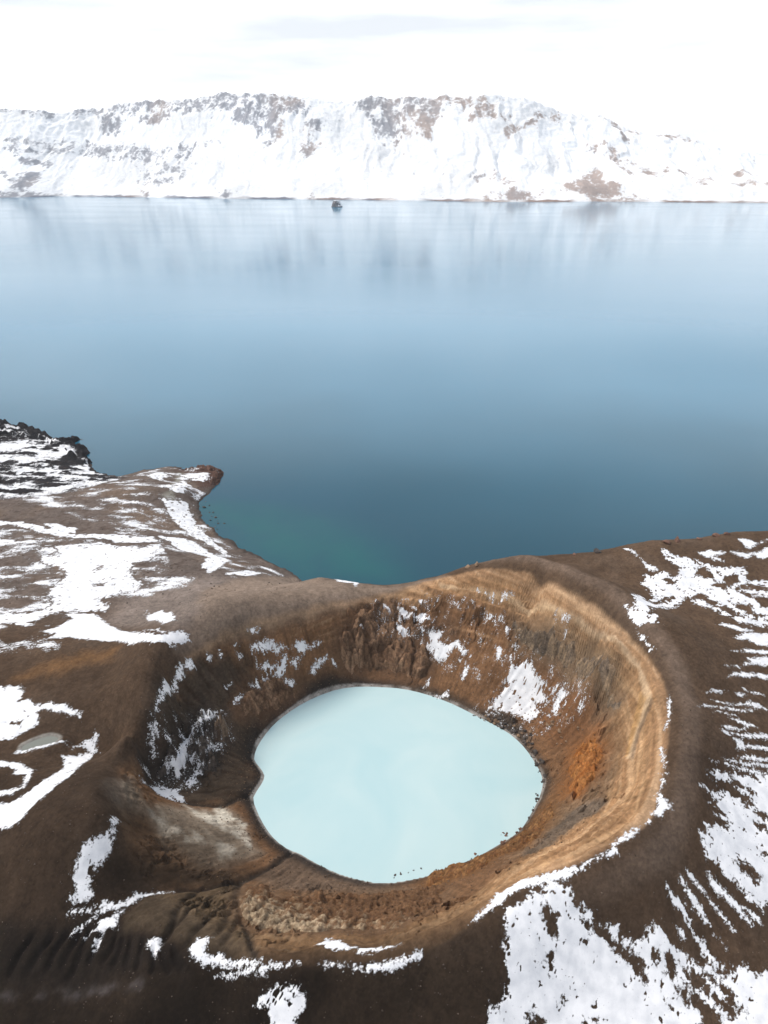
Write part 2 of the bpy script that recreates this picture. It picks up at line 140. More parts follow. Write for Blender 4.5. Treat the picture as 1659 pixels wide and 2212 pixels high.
  [[(79.2,155.5),(79.1,153.9),(77,147.4),(74.9,143.1),(74.1,143),(75.7,145.8),(77.7,151.2)]],
  []),
 ('short snow strip on the rim between the straight and curled strips', None, 0.3, 0,
  [[(71.5,138),(71.1,135.4),(70.4,131.8),(69.3,130.1),(70,133.2)],
   [(68.4,129.2),(69.3,127.5),(68.4,127.6)]],
  []),
 ('ragged snow strip on the rim where the tan wall turns toward the bottom', None, 0.4, 0,
  [[(59,114.2),(56,111.2),(54.8,110.6),(52.7,109.8),(50,108.3),(51.1,109.9),(54.3,112.2),(56.7,113.5)],
   [(60.1,115.5),(61.4,115.6),(61.1,114.9),(59.1,114.2)]],
  []),
 ('wide branching snow cover on the hill behind the right rim', None, 1.1, 0.9,
  [[(92.2,217.9),(95.3,217.3),(99.7,218.9),(103.7,216.8),(106.6,219.5),(105.7,223),(102.8,224.6),(101.6,229.4),(104.1,231),(106.8,227.5),(109.6,226.7),(113.1,225),(116.7,223.6),(120,221.8),(123.9,221.5),(130.1,222.4),(131.7,219.4),(129.5,216.5),(197.3,223.7),(210.3,228.8),(205.1,222.4),(132.5,213.9),(126.9,213.5),(122.7,211.2),(129,212),(190.4,213.2),(198.2,212.9),(127.5,208.7),(124.4,209.1),(127.2,206.4),(129.3,203.7),(193.7,206),(191.7,203),(126.2,199.7),(123.7,202.8),(119.4,203.2),(122.1,198.3),(182.6,200.2),(187.2,195.8),(121.6,193.5),(116.1,195.3),(111.1,198.5),(106.2,202.1),(104,204.5),(106.5,206.1),(103.7,205.5),(98.5,200.2),(92.1,196.9),(85,189.2),(83.4,186.2),(86.3,185.9),(84.5,181.7),(80.7,182.9),(78.6,181.9),(78.9,178.2),(80.2,172),(79.8,171.3),(78.9,175.3),(78.2,180.6),(77.8,185.1),(76.3,190.6),(78.7,189),(80.8,192.2),(80.9,196.3),(87,204),(86.6,197.2),(91.9,204.8),(91.9,207.7),(92,210.9),(90,212.9),(92.6,215)]],
  [[(111.6,220.6),(116.1,221.9),(117,217.9),(116.9,215.1),(113.7,217),(111.2,219.2)], [(121,217.9),(126.6,217.8),(125.6,215.1),(122.2,212.6),(119,211),(116.1,212.8),(119.9,214.3)], [(99.8,215),(103.8,215),(102.4,212.7),(100.7,213.6)], [(108,208.5),(110.2,207.6),(111.7,204.7),(114.5,202.9),(110,203.7),(107.1,206.1)], [(112,202.4),(116.3,201.2),(119.6,198.4),(116.3,198)], [(86.6,197.2),(94.7,205.4),(99.4,205.9),(96.1,203.9),(89,198.8)]]),
 ('slim snow tongue near the skyline of the right hill', None, 0.5, 0,
  [[(89.8,233),(91.6,233.2),(93.6,227.6),(95,223.1),(97.9,221.6),(98.5,219.4),(95.9,219.5),(94.2,221.4),(94.1,224.6),(92.6,227.7)]],
  []),
 ('oval snow patch high on the right hill near the lake edge', None, 0.6, 0,
  [[(115.8,229),(121.2,229.8),(125.6,228.8),(124.6,227),(121,226.6),(124.7,224.4),(123.7,223.6),(121,224.4),(117.2,227.1)]],
  []),
 ('notched snow patch high on the right hill beside the oval one', None, 0.6, 0,
  [[(126.7,228.9),(130.4,229.6),(134.5,229.3),(139.3,230.5),(279.5,321.8),(284.5,314.1),(139.3,227),(137,228.4),(133,226.3),(130.1,227)]],
  []),
 ('topmost snow patch on the right hill under the skyline', None, 0.6, 0,
  [[(133.1,236.3),(136.8,236.7),(140.9,234.5),(298.6,333),(295.4,328.7),(135.6,231.2),(133.9,233.2)]],
  []),
 ('small tapering snow patch at right edge below the branching snow', None, 0.6, 0,
  [[(111.2,185.7),(116.8,189.7),(121.7,190.2),(185.8,193.5),(183.7,190.1),(119,184.3),(116.8,186.2),(112.6,185.2)]],
  []),
 ('forked snow patch at the right edge above the thin streaks', None, 0.5, 0,
  [[(101.8,169.9),(107.3,172.1),(112.5,175),(110.9,176.7),(114.3,177.4),(117.9,179.2),(181.3,186.1),(178.4,181.5),(116.2,175),(112.1,174.1),(108,171.7)]],
  []),
 ('largest snowfield on the left plateau behind the crater', None, 2, 0.8,
  [[(-158.1,298.1),(-147.9,301.1),(-136.7,304.6),(-128.1,300.5),(-117.7,301),(-110.9,307.7),(-105,300.1),(-107,284.2),(-113.5,278.6),(-112,269.5),(-106.1,259.4),(-101,255.6),(-101.8,248.6),(-108.2,245),(-113.6,239.6),(-107.5,235),(-108.5,229.9),(-119.4,229),(-125.7,227),(-129.5,220.3),(-129.6,214.7),(-138,217.7),(-196.8,225.5),(-201.6,232.5),(-136.5,227.3),(-130.8,230.4),(-131.1,237.4),(-137.5,246.6),(-137.1,257.8),(-139,267.8),(-146.7,274.2),(-156.3,280.6),(-158.4,287),(-150.7,287.1)]],
  [[(-128.8,271.7),(-125.9,274.9),(-125.5,270.6)], [(-121.7,253.7),(-116.6,254.6),(-116.9,252.2)]]),
 ('toothed snow band on the left plateau just behind the crater rim', None, 1, 0,
  [[(-124.3,210.8),(-119.7,213.9),(-117.3,222.3),(-121.8,226.3),(-110.3,227.2),(-104,220.1),(-96.2,212.3),(-79.1,196.4),(-70.8,190.4),(-66.9,193.5),(-64.6,193.4),(-64.3,191.6),(-68.3,186.8),(-73.9,184.5),(-82.7,191),(-91,199.2),(-102,203.6),(-111.8,206.4),(-119.1,205.1),(-117.7,209.4)]],
  [[(-90.7,207),(-71.8,189.7),(-74,189)]]),
 ('rounded snow patch on grey ground between plateau and saddle', None, 1, 0,
  [[(-92.7,229.8),(-89,225.3),(-85,228.6),(-71.5,201.8),(-70,197.5),(-73.5,195.4),(-87.2,218.2)]],
  []),
 ('long curving snow ribbon in the shallow valley across the left plateau', None, 0.7, 0,
  [[(-267,329.9),(-188.3,329.9),(-171.4,320.1),(-154.8,313.6),(-140.8,315.4),(-127.8,314.9),(-115.1,318.5),(-113,311.7),(-124.5,305.3),(-138.2,308.5),(-152.5,308),(-173.4,314.1),(-187.2,323.6),(-264,325.5)],
   [(-175.4,326.9),(-157.9,323.4),(-154.5,315.7),(-164.5,314.8)]],
  []),
 ('snow filling the gully down to the beach from the grey cliff', None, 1, 0.4,
  [[(-127.9,366.9),(-121.5,365.8),(-114.4,369.7),(-108.2,360.4),(-102.9,346.7),(-96,338.6),(-84.8,319.1),(-73.4,304.7),(-79.4,303.6),(-88,316.9),(-98.2,324.2),(-108.2,337.1),(-119,352),(-124.1,360.3)]],
  []),
 ('snow tongue ending beside the dark bank near the beach', None, 0.8, 0,
  [[(-114.3,318.9),(-102.2,321.8),(-92.7,313.7),(-81.6,301.7),(-72.9,294.4),(-73.7,279.4),(-75.8,264.5),(-82.8,279.3),(-84.3,295.1),(-91.5,299.1),(-101.2,305.2)]],
  []),
 ('thin snow patch on the saddle just above the beach', None, 0.8, 0,
  [[(-69.4,267.9),(-66.3,275.8),(-63,280.2),(-56.7,282.2),(-59.4,270.1)]],
  []),
 ('snow drift against the grey cliff on the left peninsula', None, 0.6, 0,
  [[(-123.4,371.6),(-124.4,392.3),(-123.9,402.3),(-117,393.2),(-115.6,381.6),(-121.2,372.8)]],
  []),
 ('snow patch on the rounded tip of the left peninsula', None, 0.9, 0,
  [[(-149.4,411.4),(-141.4,419.7),(-134.9,409.9),(-136.1,397.8),(-144.8,400.8)]],
  []),
 ('snow patch on the reddish point of the left peninsula', None, 1, 0,
  [[(-127.7,414.4),(-110.7,419.3),(-112.7,403.1),(-120.8,403.7)]],
  []),
 ('snow drift on the slope at the left edge above the pond', None, 0.8, 0.3,
  [[(-166.8,184.4),(-116.7,180.9),(-114.5,178.5),(-115.1,173.9),(-112.2,175),(-108.9,172.4),(-104.7,172.8),(-98.9,171.3),(-95.3,169.3),(-92.8,168.5),(-92.5,166.6),(-96.2,167.6),(-101,169),(-105.8,170.3),(-107.5,169.1),(-104.8,166.7),(-104.4,165),(-107,161.9),(-109.9,158.6),(-148.9,156.8)]],
  [[(-112.3,165.3),(-110,166.5),(-109.9,164.7)]]),
 ('flat snow rim along the near bank of the small pond', None, 0.3, 0,
  [[(-107.2,152.7),(-105.8,155.5),(-104.7,154.7),(-102.4,156.1),(-98.6,157.2),(-93.5,159.3),(-94.4,158.2),(-100.1,155.3),(-104.3,153.7)]],
  []),
 ('long snow-filled ravine running from the pass to the left edge', None, 0.6, 0.3,
  [[(-86.4,157.5),(-85.3,152.8),(-83.1,140.1),(-83.9,136.6),(-85.8,132.1),(-87.6,128.1),(-89.5,124.9),(-91.7,122.8),(-130.4,125.2),(-135.1,133.1),(-95.7,131),(-92.5,134.1),(-91,138.4),(-88.9,142.6),(-90.5,149.2),(-93.8,154.2),(-90.7,155.2),(-87.5,157.8),(-89.5,158.9),(-93,157.9),(-89.8,160),(-90.2,161.3),(-87.7,162),(-87.4,163.4),(-86.3,162.6),(-86.2,160),(-85.1,158.7)]],
  []),
 ('branching snow patch below the pond at the left edge', None, 0.6, 0,
  [[(-144.2,149.6),(-103.1,149.2),(-101,147.7),(-97.3,145.4),(-95.5,140.8),(-94.9,136.7),(-97.2,133.9),(-134.2,134.2),(-135.6,136.5),(-96,136.4),(-97.9,142.9),(-101.8,143.1),(-101.8,145.4),(-104.5,146.4)]],
  []),
 ('steep snow strip hanging inside the left crater rim', None, 0.5, 0,
  [[(-63.3,188.1),(-64.6,185.8),(-66.4,182.4),(-68.3,176.1),(-68.4,169.9),(-68.8,163.2),(-68.3,163.4),(-67.9,168.5),(-67.3,171.5),(-66.6,178.8),(-66.6,180.4),(-65.5,181.1),(-64.9,182.6),(-65.1,184.5),(-63.3,185.2),(-61.9,187.1)]],
  []),
 ('curved snow arc like a sickle on the dark slope left of the lake', None, 0.5, 0.35,
  [[(-66.7,125.3),(-66.1,125.3),(-65.3,120.5),(-65.7,117.5),(-67.2,114.7),(-69.2,112.4),(-69.2,111),(-67.7,109.8),(-69.4,108.5),(-72.4,107.8),(-73.4,107.9),(-72.3,109.8),(-73,112.1),(-72.8,114.1),(-71.3,116.3),(-68.6,118.5),(-66.6,120.7)]],
  []),
 ('long wavy snow band in the dark gully at lower left', None, 0.35, 0,
  [[(-73.1,106.1),(-70.8,107),(-68.5,107.5),(-65.8,108.9),(-64.1,109.4),(-63.3,109),(-61.2,110),(-59.2,112.8),(-56.6,113.6),(-53.8,114.9),(-51.4,115.6),(-55.8,113),(-58.5,111.4),(-59.7,109.4),(-62,108.6),(-64.9,107),(-66.4,106.6),(-69.5,106.5)]],
  [[(-68.5,107.5),(-65.6,108.2),(-65.2,107.8),(-67.2,107.3)]]),
 ('branched snow patch among the rills under the wavy band', None, 0.3, 0,
  [[(-68.2,102.2),(-66.2,103.9),(-65.4,105.3),(-63.2,106.6),(-60.7,108.5),(-61.6,106.3),(-60.7,103.7),(-62.5,104.1),(-64,103),(-66,103.2)]],
  []),
 ('thin pointed snow streak left of the branched rill patch', None, 0.25, 0,
  [[(-71.9,101.8),(-71,103.1),(-69.5,104.3),(-66.5,106),(-68.8,104.1),(-70.6,102.8)]],
  []),
 ('tiny snow sliver hanging below the branched rill patch', None, 0.25, 0,
  [[(-65.3,101.5),(-64.4,102.5),(-64.4,100.7),(-65.4,99.2),(-65.4,100.1)]],
  []),
 ('small star-shaped snow patch among the rills at the bottom', None, 0.3, 0,
  [[(-52.6,98),(-52.2,99),(-49.1,99.3),(-48.7,98.3),(-49.3,96.7),(-49.7,95.7),(-50.8,97.3)]],
  []),
 ('hook-shaped snow patch on the outer slope below the near rim', None, 0.35, 0,
  [[(-41.8,95.5),(-40.4,96.8),(-37.2,96.5),(-37.9,94),(-34,92.8),(-25,90),(-25.9,89.2),(-31.8,91.1),(-37.7,91.6),(-40.5,93.3)]],
  []),
 ('forked snow strip touching the underside of the hook-shaped patch', None, 0.3, 0,
  [[(-35.1,90.1),(-31.7,90.5),(-25.9,89.1),(-21.7,89.6),(-16.8,88.7),(-21.6,88.7),(-23.9,88.2),(-23.6,87.4),(-30,89.3)]],
  []),
 ('snow bar lying on the tan inner ledge of the near rim', None, 0.35, 0,
  [[(-14.3,94.1),(-12.3,96.8),(-8.9,95.1),(-6.8,92),(3.4,89.9),(0.5,89.3),(-5.1,89.3),(-5.6,90.9),(-7.8,89.6),(-10.4,90.1)]],
  []),
 ('curved snow strip under the near rim at the bottom centre', None, 0.35, 0,
  [[(-12.9,88),(-9.9,87.8),(-5.1,87),(-0.3,87),(4.1,88.1),(7.5,89),(7.5,88.2),(3.4,86.6),(0.4,85.7),(-5,86.2),(-8.4,87.1)]],
  []),
 ('speckled round snow patch on black ground at the bottom edge', None, 0.9, 1.6,
  [[(-21.1,86.4),(-18.4,85.7),(-15.4,84.8),(-15,83.5),(-17.1,81.8),(-18.4,66.7),(-21.9,81.9),(-23.2,83.6),(-26,84.6),(-24.9,85.5),(-22.6,85.8)]],
  []),
 ('large speckled snow patch on the talus above the right lake shore', None, 0.6, 1.1,
  [[(45.4,204.5),(46.9,203.2),(49.4,203),(51.8,201.7),(53.6,198.1),(56.8,194.9),(55.3,193.8),(56.9,190.4),(52.7,192.2),(54.3,189.3),(49.9,186.8),(45.7,190.7),(36.5,193.8),(40,197.1),(43.4,199.3),(44.2,202.2)]],
  []),
 ('snow patch in the notch right of the brown buttress', None, 0.4, 0.3,
  [[(16.2,221.9),(22.8,220.6),(20.5,218.7),(23.8,216.5),(27.7,216.6),(30.9,212.6),(29.7,211.6),(26.6,215.3),(23,212.4),(19.7,213.4),(16.4,217.2),(15.3,219.1),(17.6,219)]],
  []),
 ('broken snow band across the crest of the far crater wall', None, 0.4, 0.4,
  [[(4.3,231.2),(8.5,229.6),(11.4,227.4),(15.5,228),(18,224.5),(14.3,224.7),(11.4,226.4),(6.1,228.4)]],
  []),
 ('pointed snow patch at the upper left of the far wall', None, 0.3, 0,
  [[(-0.2,232),(1.9,230.6),(2.8,228.1),(1.3,228.7),(-0.8,230.6)],
   [(-2.5,228.4),(0.1,228.6),(-2.2,227.9)],
   [(-2.5,227.2),(-0.2,227.4),(-2.2,226.7)]],
  []),
 ('small snow patch on the face of the brown buttress', None, 0.3, 0.3,
  [[(4.6,226.3),(7.8,225),(10.3,222.4),(6.6,222.3),(5.2,224.2)]],
  []),
 ('little snow scrap on the brown far wall above the milky lake', 'snow scraps on the far wall', 0.3, 0.3,
  [[(39.8,211.4),(41.6,210.6),(42.8,208.4),(40.7,206.3),(40.6,207.7),(41.5,208.8)]],
  []),
 ('little snow scrap on the brown far wall above the milky lake', 'snow scraps on the far wall', 0.3, 0.3,
  [[(44.5,206.5),(45.8,206.5),(46,205.3),(45,205)]],
  []),
 ('little snow scrap on the brown far wall above the milky lake', 'snow scraps on the far wall', 0.3, 0.3,
  [[(29.4,207.3),(31.2,208.5),(29.9,205.3),(28.2,204.8)]],
  []),
 ('little snow scrap on the brown far wall above the milky lake', 'snow scraps on the far wall', 0.3, 0.3,
  [[(17.3,209.3),(16.6,206.8),(14.3,206.5),(15.5,208)]],
  []),
 ('little snow scrap on the brown far wall above the milky lake', 'snow scraps on the far wall', 0.3, 0.3,
  [[(17.1,203.8),(20.3,202.4),(23.2,203.5),(23.5,201.8),(19.7,201.8)]],
  []),
 ('little snow scrap clinging under the tan ledge of the far wall', 'snow scraps under the tan ledge', 0.3, 0.3,
  [[(37.7,225.7),(39.9,224.6),(41.2,224.6),(40.6,222.1),(39.8,223.9)]],
  []),
 ('little snow scrap clinging under the tan ledge of the far wall', 'snow scraps under the tan ledge', 0.3, 0.3,
  [[(43.5,222.9),(47.6,220),(44.5,221.3),(43.2,220.8)]],
  []),
 ('little snow scrap clinging under the tan ledge of the far wall', 'snow scraps under the tan ledge', 0.3, 0.3,
  [[(35,227.4),(36,226.3),(35.2,226.2)]],
  []),
 ('little snow scrap clinging under the tan ledge of the far wall', 'snow scraps under the tan ledge', 0.3, 0.3,
  [[(44.7,215.1),(45.8,213.5),(44.5,211.9),(44.2,213.3)]],
  []),
 ('little snow scrap clinging under the tan ledge of the far wall', 'snow scraps under the tan ledge', 0.3, 0.3,
  [[(35.8,221.2),(38.1,221.1),(40.1,219.1),(39,218.8)]],
  []),
 ('little snow scrap on the right talus beside the large speckled patch', 'snow scraps on the right talus', 0.3, 0.3,
  [[(56.7,193.7),(60.1,192.4),(58,191.7)]],
  []),
 ('little snow scrap on the right talus beside the large speckled patch', 'snow scraps on the right talus', 0.3, 0.3,
  [[(60.2,191.3),(61.5,190.3),(58.1,185),(56.9,187.7)]],
  []),
 ('little snow scrap on the brown far wall above the milky lake', 'snow scraps on the far wall', 0.3, 0.3,
  [[(13.6,232),(15.6,230.7),(17,229.8),(13.8,230.3)]],
  []),
 ('little snow scrap on the brown far wall above the milky lake', 'snow scraps on the far wall', 0.3, 0.3,
  [[(7,233.4),(10,232.5),(8.5,232.3)]],
  []),
 ('little snow scrap on the brown far wall above the milky lake', 'snow scraps on the far wall', 0.3, 0.3,
  [[(26.9,211.9),(28.6,211.1),(28.2,210.3)]],
  []),
 ('little snow scrap on the brown far wall above the milky lake', 'snow scraps on the far wall', 0.3, 0.3,
  [[(-9,222.7),(-8.1,222.9),(-8.6,221.7),(-9.3,221.8)]],
  []),
 ('little snow scrap clinging under the tan ledge of the far wall', 'snow scraps under the tan ledge', 0.3, 0.3,
  [[(59.2,206),(59.8,205.8),(59.7,204),(59.3,204.6)]],
  []),
 ('little snow scrap clinging under the tan ledge of the far wall', 'snow scraps under the tan ledge', 0.3, 0.3,
  [[(60.6,204.7),(63.7,200.8),(62,201.5),(60.6,203.8)]],
  []),
 ('little snow scrap on the right talus beside the large speckled patch', 'snow scraps on the right talus', 0.3, 0.3,
  [[(61.8,200.6),(62.6,199.8),(61.7,199.5)]],
  []),
 ('little snow scrap on the left inner crater wall', 'snow scraps on the left wall', 0.3, 0.3,
  [[(-36.3,201.5),(-32.1,202.4),(-32.6,201),(-35.8,201)]],
  []),
 ('little snow scrap on the left inner crater wall', 'snow scraps on the left wall', 0.3, 0.3,
  [[(-46.5,193.7),(-44.6,196.7),(-43,195.6)]],
  []),
 ('little snow scrap on the left inner crater wall', 'snow scraps on the left wall', 0.3, 0.3,
  [[(-43,198.6),(-40.4,199.2),(-42.3,197.6)]],
  []),
 ('little snow scrap on the left inner crater wall', 'snow scraps on the left wall', 0.3, 0.3,
  [[(-27.7,205.9),(-25.4,209.1),(-21,212.3),(-21,211.7),(-25.9,206.6)]],
  []),
 ('little snow scrap on the left inner crater wall', 'snow scraps on the left wall', 0.3, 0.3,
  [[(-50.8,185.3),(-47.9,190.4),(-47.9,188.5),(-50,184.8)]],
  []),
 ('little snow scrap on the left inner crater wall', 'snow scraps on the left wall', 0.3, 0.3,
  [[(-19.3,212.4),(-17.3,211.5),(-18.8,211.4)]],
  []),
 ('little snow scrap on the left inner crater wall', 'snow scraps on the left wall', 0.3, 0.3,
  [[(-59.1,191.5),(-57.6,192.6),(-57.9,191),(-58.8,190.8)]],
  []),
 ('little snow scrap on the left inner crater wall', 'snow scraps on the left wall', 0.3, 0.3,
  [[(-55.7,194.7),(-54.5,194.5),(-55.1,193.1)]],
  []),
 ('little snow scrap on the left inner crater wall', 'snow scraps on the left wall', 0.3, 0.3,
  [[(-50.3,197.3),(-48.7,198.6),(-49.4,197.3)]],
  []),
 ('little snow scrap on the left inner crater wall', 'snow scraps on the left wall', 0.3, 0.3,
  [[(-53.2,187.5),(-51.1,190.2),(-52.3,188.1)]],
  []),
 ('little snow scrap on the left inner crater wall', 'snow scraps on the left wall', 0.3, 0.3,
  [[(-51.5,198.4),(-49.2,200.6),(-50.8,198.8)]],
  []),
 ('little snow scrap on the right talus beside the large speckled patch', 'snow scraps on the right talus', 0.3, 0.3,
  [[(56.9,193.1),(59.8,192.5),(59.3,191.9),(57.5,192.3)]],
  []),
 ('little snow scrap on the right talus beside the large speckled patch', 'snow scraps on the right talus', 0.3, 0.3,
  [[(58.4,187.8),(60.6,191.2),(62.5,187.9),(59.4,187.9),(58.4,185),(57.4,187.2)]],
  []),
 ('little snow scrap on the brown far wall above the milky lake', 'snow scraps on the far wall', 0.3, 0.3,
  [[(42.1,210.2),(43,207.3),(40.7,206.4),(40.7,209.7)]],
  []),
 ('little snow scrap on the brown far wall above the milky lake', 'snow scraps on the far wall', 0.3, 0.3,
  [[(29.5,208.4),(30.9,208.4),(29,205),(28.3,205.5)]],
  []),
 ('smooth snow patch at the top of the left inner wall', None, 0.4, 0,
  [[(-47.1,201.2),(-41.3,205.2),(-36.3,206.4),(-32.7,207.9),(-38.3,204.6),(-42.8,202.6),(-45.7,201.1),(-44.7,200.2),(-46.2,200.4)]],
  []),
 ('ragged hanging snow patch right of the smooth one on the inner wall', None, 0.4, 0.3,
  [[(-32.4,208.6),(-29.1,210.7),(-27.2,211),(-23.2,214),(-23.8,213),(-27.5,210.2),(-30.1,207.1),(-31.6,204.6),(-33.2,205),(-31.1,207.4)]],
  []),
 ('scattered snow on the rock face of the inner left wall', None, 0.4, 0.8,
  [[(-44.7,199.2),(-41.4,201.6),(-38.4,202.8),(-34.2,206.3),(-34.8,203.9),(-35.8,201.9),(-38.9,201),(-43.3,199.6)]],
  []),
 ('snow flecks on the dark rock knob left of the lake', None, 0.4, 0.6,
  [[(-58.5,176.1),(-54.8,176.7),(-53,177),(-54.5,174.8),(-56,172.4),(-57,172.9)]],
  []),
 ('snow streaks down the dark rocky wall left of the lake', None, 0.4, 1.3,
  [[(-62.1,168.1),(-60,170.8),(-60,167.8),(-60.7,164.5),(-58.9,166.7),(-60.7,162.3),(-60.4,160.3),(-62.2,157.2),(-64.8,157.9),(-67,158.2),(-66.9,159.2),(-65.7,158.6),(-63,160.7),(-62.7,162.1)]],
  []),
 ('snow patch in the dark hollow at the foot of the left wall', None, 0.4, 0.6,
  [[(-68.1,150.4),(-66.5,154.9),(-63.1,155.3),(-60.2,156.3),(-61.5,154.1),(-58.4,151),(-62,150.1),(-65.4,149.3)]],
  []),
 ('lone white snow blob below the saddle on the rim path', None, 0.3, 0,
  [[(-47.4,203.5),(-45.7,205),(-43.4,205.9),(-43.7,205.1),(-46.2,203.8)]],
  []),
 ('thin snow cornice on the saddle edge above the far lake', None, 0.3, 0,
  [[(-31.5,305),(-24.7,306.9),(-20.8,307.1),(-15.3,304.4),(-9.9,303.4),(-10.3,240.6),(-11.4,237.2),(-12.5,241.8),(-15.8,241),(-19,242.7)]],
  []),
]
SNOW_ZONES = {
 'plateau': [(-263.5,317.9),(-184.4,317.9),(-162.2,309.6),(-136.7,304.6),(-108.2,299),(-101.4,288.2),(-95.4,263.1),(-82.5,262.9),(-82.7,251.6),(-95.6,243.5),(-107.5,235),(-118.7,227.3),(-125.7,212.3),(-112.8,198.5),(-183.8,201.4)],
 'penin': [(-208.4,367.2),(-193.8,382.4),(-164.3,391.6),(-157.1,409.7),(-137.8,431.9),(-107.3,425.4),(-102.5,407.5),(-110.9,380.4),(-106.6,362.1),(-73.5,309.2),(-55.3,293.4),(-48.5,288.3),(-66.6,266.3),(-85.8,294.1),(-110,304.8),(-136.1,312.5),(-166.7,342.9),(-187.8,354.3)],
 'lava': [(-393,508.6),(-369.7,504.7),(-272.8,503.3),(-257.4,484.9),(-238.7,480.9),(-213.1,456.8),(-196.4,439),(-181.5,424.4),(-161.1,407.7),(-169.3,392.8),(-181.2,378.4),(-204.4,370),(-291.5,358.6)],
 'gullywall': [(-69.7,159.1),(-61.3,171.1),(-52.7,180.6),(-50.1,175.2),(-53.8,169.4),(-58.3,157.9),(-62.9,147.9),(-68.2,149.6)],
 'talus': [(34.4,194.6),(41.7,198.3),(48.9,203.2),(58.1,194.8),(63.5,186.9),(63.9,178.5),(55.8,183.2),(49.9,183.5),(40.2,188.7)],
 'farwall': [(-4.1,231.3),(18,231.4),(42.8,219.1),(49.5,204.5),(44.1,201.4),(28.3,207.2),(18.6,215.4),(6,223.3),(-1,223.6)]}
OUTCROPS = [
 ('big brown rock buttress jutting from the far crater wall', 'buttress', 1, 4.2, [(-17.1,217.3),(-11.6,222.9),(-8.7,227.5),(-2.2,227.1),(3.7,226.7),(11.8,219.6),(19.1,213.5),(16.2,209.7),(3.6,212.2),(-1,214.7),(-5.7,213.7),(-14.8,212.6),(-17.7,214.4)]),
 ('grey cliff band under the tan ledge at the upper right', 'greyrock', 0.65, 2.8, [(47.7,214.2),(52.2,208.8),(57.9,203.2),(63.4,196.8),(67.5,189.1),(70.6,176.3),(71,166.2),(69.7,168.3),(69.2,175.1),(66.2,185.2),(62.9,193.8),(57.7,198.9),(52.3,204.2),(48.5,210.7)]),
 ('bright orange crag above the right shore of the milky lake', 'orange', 0.75, 1.7, [(63.3,167.9),(61,168.6),(56.4,158.2),(53.7,149.6),(55.3,145.9),(57,146.5),(59,148.2),(61.5,150.6),(63.8,156),(64.1,162.5)]),
 ('knobbly brown and cream rock band on the near crater wall', 'cream', 0.55, 1.7, [(-35.1,119.4),(-30,121.8),(-26.2,116.3),(-17.3,119),(-10,121.3),(1.6,124),(13.7,123.5),(15.7,120.6),(13,111.2),(3.4,100.3),(-7.1,103.7),(-15.1,100.5),(-23.4,100.7),(-30.4,102.7),(-34,110)]),
 ('rusty orange rock ledge along the lower right lake shore', 'rust', 0.5, 1.5, [(11.6,132.9),(22.8,134.4),(27.3,135.9),(33.5,137.8),(39.7,143.1),(44.6,148.2),(49.1,151.1),(49.4,147.5),(44.1,137.9),(37.7,128.7),(31,129.9),(25.4,125.2),(17.5,124.7),(11,124.5)]),
 ('dark crumbling rock wall left of the milky lake', 'darkrock', 1.3, 2.4, [(-58.7,177.2),(-55.2,178.8),(-52.6,174.2),(-53.9,170.6),(-52.1,164.7),(-56.2,161.5),(-58.6,162),(-59.4,159.2),(-64.3,156.9),(-68.5,156.5),(-69.8,157.3),(-67.7,159.3),(-64,163.4),(-60.5,171.7)]),
 ('squat rock knob protruding from the dark left wall', 'knob', 2.2, 3, [(-54.8,176.7),(-51.7,180.1),(-50.4,178.2),(-50.2,174.6),(-52.4,172.5),(-54.2,172.8)]),
 ('brown layered rocks at the foot of the left inner wall', 'buttress', 0.8, 3, [(-49.6,184.9),(-46.6,192.1),(-43.2,197.6),(-37.3,200.6),(-31.1,201.7),(-32.1,199.5),(-36.2,197.1),(-42.5,189),(-48.1,184.3)]),
 ('tilted brown rock slabs high on the far crater wall', 'buttress', 0.8, 3.6, [(-7.6,228),(-2.3,231.7),(3.7,231.7),(8.4,226),(15.4,223.6),(22.3,222.5),(26.7,218.9),(21.1,220.9),(16,221.8),(11.8,220),(6,222.5),(-1,225.1),(-5.8,225.3)]),
 ('black lava crags at the tip of the left headland', 'lava', 1, 3.5, [(-399.9,518.7),(-374.5,512.1),(-292.2,525.8),(-279.5,508.8),(-276,518.6),(-270.1,514.9),(-259.7,508.4),(-245.7,492.6),(-235.9,480.8),(-227.1,488),(-218.7,485),(-220.6,475.6),(-213.2,470),(-201.9,458.6),(-202.5,451.6),(-194.4,440),(-199.1,433.5),(-209.9,442.5),(-230.3,467.6),(-244.5,479.3),(-261.1,484.1),(-380.3,489.8)]),
 ('red-brown scoria rocks at the end of the left peninsula', 'scoria', 0.8, 2.5, [(-131.8,425.2),(-123.2,431.3),(-114.9,432.6),(-106.6,427.9),(-102.9,420.9),(-102.5,407.5),(-107.7,400.4),(-109.5,424.5),(-120.6,421.4)])]
